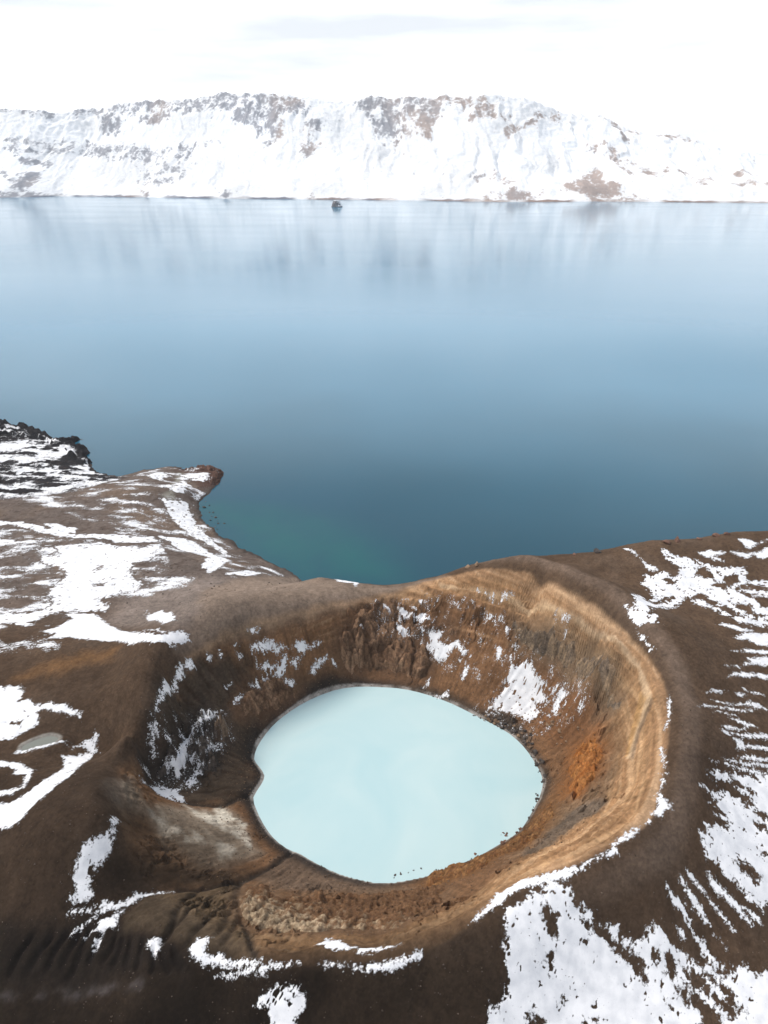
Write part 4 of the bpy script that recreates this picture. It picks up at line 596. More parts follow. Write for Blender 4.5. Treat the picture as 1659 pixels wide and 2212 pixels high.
# ---------------------------------------------------------------- materials
def ground_material(name, scale=1.0, rough=.95, bump=.14, vary=.2, grit=.12):
    m = bpy.data.materials.new(name); m.use_nodes = True
    n, l = m.node_tree.nodes, m.node_tree.links; b = n['Principled BSDF']
    b.inputs['Roughness'].default_value = rough; b.inputs['Specular IOR Level'].default_value = 0.04
    at = n.new('ShaderNodeAttribute'); at.attribute_name = 'ground_colour'
    tc = n.new('ShaderNodeTexCoord')
    n1 = n.new('ShaderNodeTexNoise'); n1.inputs['Scale'].default_value = .9 * scale; n1.inputs['Detail'].default_value = 8; n1.inputs['Roughness'].default_value = .7
    n2 = n.new('ShaderNodeTexNoise'); n2.inputs['Scale'].default_value = .05 * scale; n2.inputs['Detail'].default_value = 5
    for q in (n1, n2): l.new(tc.outputs['Object'], q.inputs['Vector'])
    r = n.new('ShaderNodeMapRange'); r.inputs['From Min'].default_value = .3; r.inputs['From Max'].default_value = .7
    r.inputs['To Min'].default_value = 1 - vary; r.inputs['To Max'].default_value = 1 + vary
    l.new(n1.outputs['Fac'], r.inputs['Value'])
    r2 = n.new('ShaderNodeMapRange'); r2.inputs['From Min'].default_value = .3; r2.inputs['From Max'].default_value = .7
    r2.inputs['To Min'].default_value = .82; r2.inputs['To Max'].default_value = 1.18
    l.new(n2.outputs['Fac'], r2.inputs['Value'])
    vo = n.new('ShaderNodeTexVoronoi'); vo.inputs['Scale'].default_value = 1.7 * scale; l.new(tc.outputs['Object'], vo.inputs['Vector'])
    sp = n.new('ShaderNodeSeparateColor'); l.new(vo.outputs['Color'], sp.inputs[0])
    r3 = n.new('ShaderNodeMapRange'); r3.inputs['To Min'].default_value = 1 - grit; r3.inputs['To Max'].default_value = 1 + grit; l.new(sp.outputs[0], r3.inputs['Value'])
    m3 = n.new('ShaderNodeMath'); m3.operation = 'MULTIPLY'; l.new(r.outputs[0], m3.inputs[0]); l.new(r3.outputs[0], m3.inputs[1]); r = m3
    mm = n.new('ShaderNodeMath'); mm.operation = 'MULTIPLY'; l.new(r.outputs[0], mm.inputs[0]); l.new(r2.outputs[0], mm.inputs[1])
    mx = n.new('ShaderNodeVectorMath'); mx.operation = 'SCALE'
    l.new(at.outputs['Color'], mx.inputs[0]); l.new(mm.outputs[0], mx.inputs['Scale']); l.new(mx.outputs['Vector'], b.inputs['Base Color'])
    bp = n.new('ShaderNodeBump'); bp.inputs['Strength'].default_value = bump; bp.inputs['Distance'].default_value = .3 / scale
    l.new(n1.outputs['Fac'], bp.inputs['Height']); l.new(bp.outputs['Normal'], b.inputs['Normal'])
    return m
def snow_material(name='snow', scale=1.0, feather=True):
    m = bpy.data.materials.new(name); m.use_nodes = True
    n, l = m.node_tree.nodes, m.node_tree.links; b = n['Principled BSDF']
    b.inputs['Roughness'].default_value = .8; b.inputs['Specular IOR Level'].default_value = .2
    tc = n.new('ShaderNodeTexCoord'); n1 = n.new('ShaderNodeTexNoise'); n1.inputs['Scale'].default_value = .35 * scale; n1.inputs['Detail'].default_value = 9
    l.new(tc.outputs['Object'], n1.inputs['Vector'])
    rp = n.new('ShaderNodeValToRGB'); rp.color_ramp.elements[0].position = .3; rp.color_ramp.elements[0].color = (.56, .57, .595, 1)
    rp.color_ramp.elements[1].position = .6; rp.color_ramp.elements[1].color = (.72, .72, .735, 1)
    l.new(n1.outputs['Fac'], rp.inputs['Fac']); l.new(rp.outputs['Color'], b.inputs['Base Color'])
    if feather:   # thin, patchy cover where the snow runs out
        at = n.new('ShaderNodeAttribute'); at.attribute_name = 'ground_colour'
        n3 = n.new('ShaderNodeTexNoise'); n3.inputs['Scale'].default_value = 1.9; n3.inputs['Detail'].default_value = 4; n3.inputs['Roughness'].default_value = .7
        l.new(tc.outputs['Object'], n3.inputs['Vector'])
        mr = n.new('ShaderNodeMapRange'); mr.inputs['From Min'].default_value = -.45; mr.inputs['From Max'].default_value = .85; mr.inputs['To Min'].default_value = .3; mr.inputs['To Max'].default_value = .74
        l.new(at.outputs['Fac'], mr.inputs['Value'])
        df = n.new('ShaderNodeMath'); df.operation = 'SUBTRACT'; l.new(mr.outputs[0], df.inputs[0]); l.new(n3.outputs['Fac'], df.inputs[1])
        al = n.new('ShaderNodeMapRange'); al.inputs['From Min'].default_value = -.09; al.inputs['From Max'].default_value = .10; l.new(df.outputs[0], al.inputs['Value'])
        l.new(al.outputs[0], b.inputs['Alpha'])
    bp = n.new('ShaderNodeBump'); bp.inputs['Strength'].default_value = .25; bp.inputs['Distance'].default_value = .4
    l.new(n1.outputs['Fac'], bp.inputs['Height']); l.new(bp.outputs['Normal'], b.inputs['Normal'])
    return m
def rock_material(name, c1, c2, scale=1.0):
    m = bpy.data.materials.new(name); m.use_nodes = True
    n, l = m.node_tree.nodes, m.node_tree.links; b = n['Principled BSDF']
    b.inputs['Roughness'].default_value = .9; b.inputs['Specular IOR Level'].default_value = .25
    tc = n.new('ShaderNodeTexCoord'); n1 = n.new('ShaderNodeTexNoise'); n1.inputs['Scale'].default_value = scale; n1.inputs['Detail'].default_value = 7
    gm = n.new('ShaderNodeNewGeometry'); l.new(gm.outputs['Position'], n1.inputs['Vector'])
    rp = n.new('ShaderNodeValToRGB'); rp.color_ramp.elements[0].position = .35; rp.color_ramp.elements[0].color = (*c1, 1)
    rp.color_ramp.elements[1].position = .65; rp.color_ramp.elements[1].color = (*c2, 1)
    l.new(n1.outputs['Fac'], rp.inputs['Fac']); l.new(rp.outputs['Color'], b.inputs['Base Color'])
    bp = n.new('ShaderNodeBump'); bp.inputs['Strength'].default_value = .5; bp.inputs['Distance'].default_value = .2
    l.new(n1.outputs['Fac'], bp.inputs['Height']); l.new(bp.outputs['Normal'], b.inputs['Normal'])
    return m
M_ground = ground_material('volcanic_ground')
M_rock = ground_material('outcrop_rock', scale=1.3, bump=.8, vary=.45)
M_snow = snow_material()

# ---------------------------------------------------------------- the terrain round the crater
def axis(a, b, lo, hi, fine, coarse):
    return np.unique(np.round(np.r_[np.arange(lo, a, coarse), np.arange(a, b, fine), np.arange(b, hi + coarse, coarse)], 3))
XS = axis(-112, 128, -330, 235, .40, .95)
YS = axis(70, 262, 34, 640, .40, .95)
NX, NY = len(XS), len(YS)
X, Y = np.meshgrid(XS, YS)
def fit(P):
    n = len(P); d = np.hypot(P[:, None, 0] - P[None, :, 0], P[:, None, 1] - P[None, :, 1]) / 100
    K = np.where(d > 0, d * d * np.log(d + 1e-9), 0) + np.eye(n) * 1.5e-4
    Q = np.c_[np.ones(n), P[:, :2] / 100]
    return np.linalg.solve(np.block([[K, Q], [Q.T, np.zeros((3, 3))]]), np.r_[P[:, 2], 0, 0, 0])
PTS = np.array(CTRL, float); WTS = fit(PTS)
def base_height(xs, ys):
    """smooth lie of the land, evaluated coarsely and interpolated"""
    gx = np.arange(xs[0] - 2, xs[-1] + 4, 1.5); gy = np.arange(ys[0] - 2, ys[-1] + 4, 1.5)
    A, B = np.meshgrid(gx, gy); A = A.astype(np.float32); B = B.astype(np.float32); n = len(PTS)
    o = WTS[n] + WTS[n + 1] * A / 100 + WTS[n + 2] * B / 100
    for i in range(n):
        d2 = ((A - np.float32(PTS[i, 0])) ** 2 + (B - np.float32(PTS[i, 1])) ** 2) * np.float32(1e-4)
        o = o + WTS[i] * .5 * d2 * np.log(d2 + np.float32(1e-10))
    tx = (xs - gx[0]) / 1.5; ty = (ys - gy[0]) / 1.5
    ix = tx.astype(int); iy = ty.astype(int); fx = tx - ix; fy = (ty - iy)[:, None]
    # cubic-ish: smooth bilinear on a fine lattice
    r0 = o[iy][:, ix] * (1 - fx) + o[iy][:, ix + 1] * fx
    r1 = o[iy + 1][:, ix] * (1 - fx) + o[iy + 1][:, ix + 1] * fx
    return r0 * (1 - fy) + r1 * fy
Zb = base_height(XS, YS)
Zb = np.where((Y < 150) & (Zb < 6), 6 + (Zb - 6) * .1, Zb)
Zt = Zb.copy()
band = np.exp(-(Zb / 3.0) ** 2) * sstep(255, 300, Y)
Zt += band * (1.1 * fbm(X, Y, 14, 4, 16, .6) + .5 * fbm(X, Y, 3.5, 3, 17))
def window(poly, pad):
    p = np.array(poly); x0, y0 = p.min(0) - pad; x1, y1 = p.max(0) + pad
    i0, i1 = np.searchsorted(XS, [x0, x1]); j0, j1 = np.searchsorted(YS, [y0, y1])
    return slice(max(j0 - 1, 0), min(j1 + 1, NY)), slice(max(i0 - 1, 0), min(i1 + 1, NX))
def zone(name, soft=2.0, wob=1.5, wscale=6.0, seed=3):
    """0..1 cover of a mapped area with a wandering edge"""
    o = np.zeros_like(X); w = window(ZONES[name], soft + wob + 1)
    d = sdf(ZONES[name], X[w], Y[w]) + wob * fbm(X[w], Y[w], wscale, 4, seed)
    o[w] = sstep(-soft, soft, d); return o
# distances
w_r = window(RIM, 40)
SDR = np.full_like(X, -60.0); SDR[w_r] = sdf(RIM, X[w_r], Y[w_r])            # inside the crater rim > 0
SDL = np.full_like(X, -60.0); SDL[w_r] = sdf(LAKE_OUTLINE, X[w_r], Y[w_r])   # inside the milky lake > 0
CXW, CYW = np.mean(LAKE_OUTLINE, 0)
TH = np.arctan2(Y - CYW, X - CXW); RR = np.hypot(X - CXW, Y - CYW)
inner = sstep(0, 4, SDR) * sstep(0, -4, SDL)
n_big = fbm(X, Y, 30, 4, 1); n_mid = fbm(X, Y, 8, 4, 2); n_fine = fbm(X, Y, 2.2, 3, 4)
near_shore = sstep(0, 3, Zb)
Zt += (.35 * n_mid + .10 * n_fine) * (.35 + .65 * near_shore) * sstep(-1.5, -6, SDL)
Zt += .6 * n_big * near_shore * sstep(10, -6, SDR)
# run-off flutes on the crater walls
flute = ridged(TH * 26 + .5 * n_mid, RR / 26 + .3 * n_big, 1.0, 3, 9)
Zt += inner * (.45 + .5 * sstep(-.1, .4, n_big)) * flute * sstep(1, 8, SDR) * sstep(0, -9, SDL)
# strata and terraces of the tan rim
deg = np.degrees(TH)
tan_w = sstep(-.7, .5, SDR + .25 * n_mid) * sstep(10.5, 6.0, SDR + 2.5 * n_mid + 2.2 * np.sin(TH * 2 - .4)) * sstep(-128, -112, deg) * sstep(88, 76, deg) * sstep(-1, -4, SDL)
tan_w = np.maximum(tan_w, zone('tanrim', 2.0, 1.5) * sstep(-.7, .5, SDR))
strat = pn(SDR / 1.5 + .25 * n_mid, TH * 1.6, 21); strat2 = pn(SDR / .9 + .3 * n_mid, TH * 5, 22)
Zt += tan_w * (.4 * strat + .15 * strat2 + .35 * np.sin(SDR * .75 + .6 * n_mid) + .3 * flute * sstep(0, .5, n_big))
hs_ = (Zt + .5 * n_mid) / 2.3; fr = hs_ - np.floor(hs_)
ledge = (np.floor(hs_) + sstep(.45, 1.0, fr)) * 2.3 - .5 * n_mid
up_w = inner * sstep(15, 24, Zb) * sstep(-.25, .3, n_big + .5 * n_mid)
Zt += (ledge - Zt) * np.clip(.5 * tan_w + .42 * up_w, 0, .75)
layer = pn(Zt / .95 + .12 * n_mid, TH * .9, 23)
rw = window(RIM, 2)
_, _, ic_, pf_ = worley(X[rw] + .7 * n_fine[rw], Y[rw] + .7 * n_mid[rw], 3.4, 6); _, _, id_, pg_ = worley(X[rw], Y[rw] + .5 * n_fine[rw], 1.5, 7)
craggy = inner[rw] * sstep(-.05, .3, fbm(X[rw], Y[rw], 16, 3, 25) + .25 * sstep(12, 26, Zb[rw]) - .12) * (1 - .75 * tan_w[rw])
Zt[rw] += craggy * (1.1 * ic_ + 1.6 * pf_ + .45 * id_ + .6 * pg_ - .6)
crag_full = np.zeros_like(X); crag_full[rw] = craggy * (ic_ + .5 * id_ - .7)
# rough lava headland
lava = zone('lava', 5, 4)
wl_ = window(ZONES['lava'], 12); idc = np.zeros_like(X); idc[wl_] = worley(X[wl_] + 3 * n_mid[wl_], Y[wl_] * .8, 9, 3)[2]
Zt += lava * sstep(-1, 2, Zb) * .55 * (1.8 * (idc - .4) + 1.3 * ridged(X, Y, 9, 4, 12) * .9 + 1.2 * n_fine)
# plateau undulations and small terraces behind the crater
plat = sstep(-1, 5, Zb) * sstep(190, 260, Y) * sstep(-40, -80, X)
Zt += plat * (1.3 * fbm(X * .55 + Y * .2, Y, 24, 4, 14) + .5 * ridged(X * .5, Y, 12, 3, 15))
# rills, creeks
rill = np.zeros_like(X)
for k, pl in enumerate(RILLS):
    w = window(pl, 5); wob = .9 * fbm(X[w], Y[w], 7, 3, 30 + k)
    d, t = line_dist(pl, X[w] + wob, Y[w] + .9 * fbm(X[w], Y[w], 6, 3, 60))
    g = np.exp(-(d / (.55 + .5 * t)) ** 2) * np.minimum(1, 4 * (1 - t) + .1) * np.minimum(1, 5 * t + .3)
    Zt[w] -= 1.25 * g; rill[w] = np.maximum(rill[w], g)
rz = zone('rills', 3, 2)
fan = ridged((X + 30) * 1.0 + (Y - 90) * .35 + 4 * n_mid, Y * .12, 4.6, 4, 44)
Zt -= rz * .75 * sstep(-.2, .6, n_big + n_mid) * sstep(.1, .8, fan)
spur = zone('spur', 1.5, 1.0)
Zt += spur * 1.2 * sstep(0, 1, spur)
fan2 = ridged((X + 28) * .8 - (Y - 100) * .8 + n_mid, (X + Y) * .12, 3.0, 3, 45)
Zt -= spur * .5 * sstep(.2, .8, fan2)
creek = np.zeros_like(X)
for k, pl in enumerate(CREEKS):
    w = window(pl, 8)
    d, t = line_dist(pl, X[w] + .8 * fbm(X[w], Y[w], 5, 3, 70), Y[w] + .8 * fbm(X[w], Y[w], 5, 3, 71))
    g = np.exp(-(d / .9) ** 2); Zt[w] -= (1.0 if k < 2 else .7) * g * sstep(-.3, -2.0, SDL[w]); creek[w] = np.maximum(creek[w], g)
# ditch banks on the plateau
pw = window(POND, 8)
pd = sdf(POND, X[pw], Y[pw])
pond_z = float(np.median(Zt[pw][pd > -.5]))
Zt[pw] = Zt[pw] * (1 - sstep(-5, -1, pd)) + sstep(-5, -1, pd) * (pond_z + .25 - sstep(-1.0, 1.0, pd) * .9 + .05 * n_fine[pw])
# beach level at the milky lake
Zt = np.where((SDL > -.6) & (SDL > -50), np.minimum(Zt, 5.05 - .35 * np.clip(SDL + .4, 0, 4)), Zt)

# ---- colours of ash, pumice and clay
def C(*c): return np.array(c)
col = np.ones(X.shape + (3,)) * C(.108, .070, .046)
def paint(wt, c, amt=1.0):
    global col
    wgt = np.clip(wt * amt, 0, 1)[..., None]; col = col * (1 - wgt) + np.asarray(c) * wgt
jit0 = rng.rand(*X.shape) * 2 - 1
patch = fbm(X, Y, 18, 5, 51); patch2 = fbm(X, Y, 5, 4, 52)
paint(sstep(-.1, .5, patch), C(.125, .088, .064), .6)
# plateau is greyer
paint(sstep(200, 260, Y) * sstep(20, -40, X), C(.165, .134, .118), .9)
paint(sstep(200, 260, Y) * sstep(20, -40, X) * sstep(.0, .35, patch2), C(.085, .062, .052), .8)
paint(sstep(-.05, .35, fbm(X, Y, 40, 4, 53)) * sstep(230, 260, Y) * sstep(20, -40, X), C(.21, .145, .10), .5)
paint(zone('plateaugrey', 6, 5, 14), C(.25, .205, .18), .85)
paint(zone('saddle', 3, 3), C(.27, .205, .16), .8)
# crater interior
paint(inner, C(.165, .090, .050), .9)
paint(inner * sstep(.0, .5, flute), C(.22, .125, .072), .5)
paint(zone('reddish', 3, 3), C(.19, .095, .05), .8)
paint(zone('darkwall', 3, 3), C(.034, .026, .021), .9)
paint(zone('darkwall', 3, 3) * sstep(.05, .5, flute), C(.075, .058, .045), .6)
paint(zone('saddletan', 1.5, 1.5), C(.38, .25, .155), .8)
paint(zone('leftochre', 4, 4), C(.25, .135, .062), .75)
paint(zone('leftridge', 4, 3), C(.15, .10, .068), .7)
paint(zone('innertan', 3, 2.5), C(.215, .135, .08), .8)
paint(zone('innertan', 3, 2.5) * sstep(.1, .5, patch2), C(.12, .08, .055), .6)
paint(zone('lowertan', 3, 2), C(.20, .135, .09), .8)
paint(sstep(-10, -6, SDR) * sstep(-1.5, -4.5, SDR) * sstep(-70, -40, deg) * sstep(75, 50, deg), C(.185, .135, .105), .6)
# tan rim with layers
paint(tan_w, C(.41, .25, .14), .95)
paint(tan_w * sstep(.08, .25, strat), C(.27, .155, .085), .35)
up_c = up_w * (1 - zone('darkwall', 3, 3))
paint(np.maximum(tan_w, up_c) * sstep(.1, .28, layer), C(.20, .115, .065), .55)
paint(np.maximum(tan_w, .5 * up_c) * sstep(-.15, -.35, layer), C(.56, .39, .25), .5)
paint(tan_w * sstep(.15, .45, strat2), C(.22, .13, .08), .28)
paint(tan_w * sstep(-.1, -.5, strat), C(.55, .37, .225), .6)
paint(tan_w * sstep(.05, .45, patch2), C(.28, .17, .10), .5)
paint(zone('tanband', .4, .8, 2.5), C(.62, .45, .30), .9)
paint(zone('tanband', .8, .8, 3) * sstep(0, .4, pn(SDR / .8, TH * 2, 5)), C(.22, .13, .075), .7)
paint(zone('tanpath', .35, .5, 2.5), C(.60, .45, .31), .8)
paint(zone('tanledge', .35, .4, 2.5), C(.52, .32, .15), .7)
paint(zone('greygully', .3, .4, 3), C(.20, .14, .10), .8)
paint(zone('greystreak', 1.5, 1.5, 4), C(.13, .105, .088), .85)
paint(zone('greyrubble', 1.5, 1.5, 3), C(.07, .06, .054), .9)
# hydrothermal clay on the left
paint(zone('hydro', 2.5, 2.5), C(.32, .27, .225), .9)
paint(zone('hydro', 2.5, 2.5) * sstep(0, .4, fbm(X * 1.4 + Y, Y * .5, 6, 4, 57)), C(.45, .395, .335), .7)
for q in ('hydropale', 'hydropale2', 'hydropale3'):
    paint(zone(q, 1.0, 2.2, 4) * sstep(-.35, .2, fbm(TH * 14, RR / 3.5, 1.0, 4, 58, .65) + .5 * patch2), C(.76, .73, .67), .9)
paint(zone('shorebrown', 1.5, 1.5), C(.135, .098, .076), .9)
paint(zone('darkgully', 3, 2.5), C(.016, .012, .010), .94)
# dark foreground ash and cinders, with vignette darkening painted in toward the lower slopes
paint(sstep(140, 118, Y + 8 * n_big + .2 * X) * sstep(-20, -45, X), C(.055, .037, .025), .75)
cinder_vignette = sstep(110, 84, Y + 8 * n_big - .0 * X) * sstep(70, 10, X)
paint(cinder_vignette, C(.036, .025, .017), .88)
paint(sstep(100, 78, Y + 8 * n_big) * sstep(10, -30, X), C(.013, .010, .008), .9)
paint(rz, C(.022, .017, .014), .85)
paint(spur, C(.115, .084, .056), .85)
paint(zone('greyrill', 1.2, 1.2, 3) * sstep(-.2, .3, patch2), C(.13, .115, .115), .6)
paint(rill, C(.018, .014, .012), .7)
paint(creek, C(.030, .026, .024), .8)
paint(lava, C(.020, .020, .024), .95)
paint(lava * sstep(.1, .5, patch2) * sstep(300, 420, Y), C(.07, .055, .05), .6)
paint(zone('greycliff', 1.5, 1.0, 5), C(.30, .29, .25), .85)
paint(zone('redshore', 3, 2), C(.10, .058, .045), .85)
# wet and crusted shore of the milky lake
wet = sstep(-3.4 - 2.0 * sstep(0, -25, X), -1.4, SDL + 1.2 * n_mid); paint(wet * sstep(30, -20, X), C(.030, .027, .026), .9)
paint(wet * sstep(-20, 30, X), C(.075, .055, .042), .8)
crust = sstep(-1.15, -.75, SDL + .25 * n_mid + .15 * n_fine); paint(crust * sstep(-.35, .35, fbm(TH * 6, RR * 0, 1.0, 3, 59) + .25 * sstep(10, -15, X)) , C(.50, .47, .44), .8)
pcol = sstep(-1.6, -.8, pd + .3 * n_mid[pw]); tmp = np.zeros_like(X); tmp[pw] = pcol; paint(tmp, C(.45, .43, .39), .85)
shore = sstep(1.2, .2, Zt) * sstep(250, 270, Y); paint(shore, C(.045, .040, .038), .7)
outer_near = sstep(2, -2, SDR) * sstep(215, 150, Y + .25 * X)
col *= (1 - .26 * outer_near)[..., None]  # nearer outer slopes toned down, foreground vignette painted into the ground
col *= (1 + .55 * np.clip(crag_full, -.6, .8))[..., None]
col *= (1 + inner * .5 * fbm(TH * 40, RR / 8, 1.0, 4, 61, .6))[..., None]
col *= np.clip(1 + .28 * n_fine + .15 * n_mid + .25 * patch2 + .10 * jit0, .4, 1.7)[..., None]
col = np.clip(col * .72 * (np.array([1.0, .985, .965]) + inner[..., None] * np.array([.02, -.015, -.085])), .005, .9)
COL = col
for label, kind, amp, grain, poly in OUTCROPS:
    w = window(poly, 9); ca = np.array(dict(buttress=(.13, .075, .045), greyrock=(.17, .12, .08), orange=(.28, .115, .04), cream=(.18, .11, .065), rust=(.19, .095, .042),
        darkrock=(.045, .036, .03), knob=(.10, .07, .05), lava=(.02, .02, .022), scoria=(.10, .056, .044))[kind])
    wt = .8 * sstep(-5, 1, sdf(poly, X[w], Y[w]) + 2.5 * fbm(X[w], Y[w], 5, 4, 77))[..., None] * sstep(-.6, -1.6, SDL[w])[..., None]
    COL[w] = COL[w] * (1 - wt) + ca * .7 * wt * (1 + .3 * n_fine[w])[..., None]
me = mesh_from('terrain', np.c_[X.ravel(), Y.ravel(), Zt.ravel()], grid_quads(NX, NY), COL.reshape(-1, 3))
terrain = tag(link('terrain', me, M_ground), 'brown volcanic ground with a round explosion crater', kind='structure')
cq = np.zeros_like(X); cq[rw] = craggy
flat = (cq + up_w * .6)[:-1, :-1].ravel() > .35                      # broken rock keeps its hard facets
me.polygons.foreach_set('use_smooth', ~flat)
def ground_z(x, y):
    i = int(np.clip(np.searchsorted(XS, x) - 1, 0, NX - 2)); j = int(np.clip(np.searchsorted(YS, y) - 1, 0, NY - 2))
    fx = (x - XS[i]) / (XS[i + 1] - XS[i]); fy = (y - YS[j]) / (YS[j + 1] - YS[j])
    return float((Zt[j, i] * (1 - fx) + Zt[j, i + 1] * fx) * (1 - fy) + (Zt[j + 1, i] * (1 - fx) + Zt[j + 1, i + 1] * fx) * fy)

# ---------------------------------------------------------------- overlays that follow the ground: rock outcrops and snow
TOP = Zt.copy()
def overlay(name, w, thick, mat, z=None, color=None, cut=-.12, smooth=True):
    """a body lying on the ground: thick > 0 shows, thick < 0 is buried"""
    zz = (Zt if z is None else z)[w] + thick
    ny, nx = thick.shape
    q = grid_quads(nx, ny); keep = (thick.ravel()[q] > cut).any(1); q = q[keep]
    if len(q) == 0: return None
    used, inv = np.unique(q.ravel(), return_inverse=True)
    co = np.c_[X[w].ravel(), Y[w].ravel(), zz.ravel()][used]
    me = mesh_from(name, co, inv.reshape(-1, 4), None if color is None else color.reshape(-1, 3)[used])
    return link(name, me, mat, smooth=smooth)
ROCK_COL = dict(buttress=((.15, .085, .05), (.34, .205, .125), (.06, .038, .026)), greyrock=((.17, .125, .09), (.31, .215, .135), (.06, .05, .043)),
    orange=((.33, .115, .030), (.46, .20, .065), (.17, .08, .035)), cream=((.19, .105, .055), (.50, .39, .26), (.11, .055, .032)),
    rust=((.19, .085, .034), (.30, .155, .062), (.09, .05, .03)), darkrock=((.050, .040, .034), (.115, .092, .076), (.026, .022, .020)),
    knob=((.13, .088, .060), (.21, .15, .105), (.07, .05, .038)), lava=((.018, .018, .021), (.040, .037, .040), (.012, .012, .014)),
    scoria=((.10, .055, .042), (.16, .09, .068), (.05, .035, .03)))
for k, (label, kind, amp, grain, poly) in enumerate(OUTCROPS):
    w = window(poly, 5); x, y = X[w], Y[w]
    d = sdf(poly, x, y) + 2.6 * fbm(x, y, 5, 4, 80 + k) + .9 * fbm(x, y, 1.6, 2, 81 + k)
    wx, wy = x + .8 * fbm(x, y, 3, 3, 82), y + .8 * fbm(x, y, 3, 3, 83)
    a1, a2, ia, pa_ = worley(wx, wy * .8, grain, k); b1, b2, ib, pb_ = worley(wx + 9, wy, grain * .42, k + 3)
    crack = sstep(0, .22, a2 - a1); crack2 = sstep(0, .3, b2 - b1)
    u, v = (.8 * wx + .6 * wy), (-.6 * wx + .8 * wy)
    slab = ridged(u, v * .38, grain * 2.0, 4, 84 + k)
    relief = .22 + .5 * ia * crack + .22 * crack + .22 * ib * crack2 + .75 * pa_ + .38 * pb_ + .5 * slab + .10 * fbm(x, y, .9, 2, 85)
    edge = sstep(-.2, 1.6, d)
    th = np.where(d > 0, 2.2 * amp * relief * edge + .02, np.clip(d, -.6, 0) * .8)
    th = np.where(SDL[w] > -.3, -.3, th)
    ca, cb, cc = (np.array(c) for c in ROCK_COL[kind])
    mixn = sstep(-.3, .4, fbm(x, y, grain * 1.6, 4, 86 + k) + .5 * (ib - .5))
    if kind == 'cream': mixn = .85 * sstep(-.1, .55, .07 * (106 - y) + .03 * (-6 - x) + .9 * fbm(x, y, 3, 4, 87) + .6 * (ib - .5) - .05)
    cr = ca + (cb - ca) * mixn[..., None]
    dk = (1 - crack * crack2)[..., None]; cr = cr * (1 - .6 * dk) + cc * .6 * dk; cr = cr * (.85 + .3 * ia)[..., None]
    cr = cr * (1 + .2 * n_fine[w])[..., None]
    o = overlay('rock_outcrop', w, th, M_rock, smooth=False, color=np.clip(cr * .74, .005, .9))
    tag(o, label, 'rock outcrop')
    TOP[w] = np.maximum(TOP[w], Zt[w] + th)
snow_all = np.full_like(X, -9.0)
slope_y, slope_x = np.gradient(Zt, YS, XS)
steep = np.hypot(slope_x, slope_y)
# streak direction field: wind-drifted, running down the outer slopes
jit = rng.rand(*X.shape) * 2 - 1
streak = 1.5 * fbm(TH * 42, RR / 16, 1.0, 4, 90) * sstep(2, -4, SDR) * sstep(-20, 40, X)
for k, (label, group, rough, speck, polys, holes) in enumerate(SNOW):
    polys = [p for p in polys if len(p) > 2]
    if not polys: continue
    w = window(sum(polys, []), 4); x, y = X[w], Y[w]
    f = np.max([sdf(p, x, y) for p in polys], 0)
    for h in holes:
        if len(h) > 2: f = np.minimum(f, -sdf(h, x, y))
    e1 = fbm(x, y, 3.2, 3, 91 + k % 7, .65); e2 = fbm(x, y, 1.1, 2, 101, .8)
    far = max(0.0, (np.mean([q[1] for q in sum(polys, [])]) - 240) / 110)
    e3 = jit[w]; rg = .25 + rough
    if far: f = f + 6 * min(far, 1.3) * (fbm(x * .6, y * 1.3, 9, 5, 130 + k, .68) - .02); speck = speck + 1.1 * min(far, 1)
    f = f + rg * (1.15 * e1 + 1.1 * e2 + 1.0 * streak[w] * min(rough, 1)) + .30 * e3
    speck = speck + .38
    if speck: f = np.minimum(f, 1.1 - speck * 3.2 * sstep(.05, .5, fbm(x, y, 2.2, 4, 120 + k % 5, .7) + .2 * e2 + .12 * e3) + .28 * f)
    snow_all[w] = np.maximum(snow_all[w], f)
    th = np.clip(.13 * (f + .55), -.5, .12 + .04 * e1) + .01
    o = overlay('snow_patch', w, th, M_snow, z=TOP, color=np.repeat(f[..., None], 3, 2))
    if o: tag(o, label, 'snow patch', group)
def snow_zone(name, field, label):
    poly = SNOW_ZONES[name]; w = window(poly, 4); x, y = X[w], Y[w]
    f = np.minimum(field(x, y, w), .35 * (sdf(poly, x, y) + 2 * fbm(x, y, 6, 3, 140)) + .3)
    f = np.where(snow_all[w] > -.6, np.minimum(f, -snow_all[w] - .6), f)
    f = f + .3 * jit[w]; th = np.clip(.13 * (f + .55), -.5, .12) + .01
    th = np.where(Zt[w] < .6, -.5, th)
    o = overlay('snow_scatter', w, th, M_snow, z=TOP, color=np.repeat(f[..., None], 3, 2))
    if o: tag(o, label, kind='stuff')
snow_zone('plateau', lambda x, y, w: 3.0 * (fbm(x * .45, y, 9, 5, 150, .6) + .12 * fbm(x, y, 1.5, 2, 3) - .07), 'scattered thin snow flecks between the fields on the left plateau')
snow_zone('penin', lambda x, y, w: 3.0 * (fbm(x * .45 + .3 * y, y, 9, 5, 151, .6) - .1), 'scattered snow flecks on the left peninsula')
snow_zone('lava', lambda x, y, w: 4.0 * (fbm(x * .4, y * 1.1, 11, 5, 152, .65) + .30 - .5 * np.clip(Zt[w] - Zb[w], -.5, .8)), 'thin streaky snow dusting the black lava headland')
snow_zone('gullywall', lambda x, y, w: 2.5 * (fbm(x, y, 4, 5, 153, .65) - .16), 'snow flecks caught in the dark left crater wall')
snow_zone('talus', lambda x, y, w: 2.0 * (fbm(x, y, 3, 5, 154, .65) - .2), 'snow flecks between boulders on the right talus')
snow_zone('farwall', lambda x, y, w: 2.2 * (fbm(x, y, 4, 5, 155, .65) - .26), 'snow flecks scattered over the far crater wall')

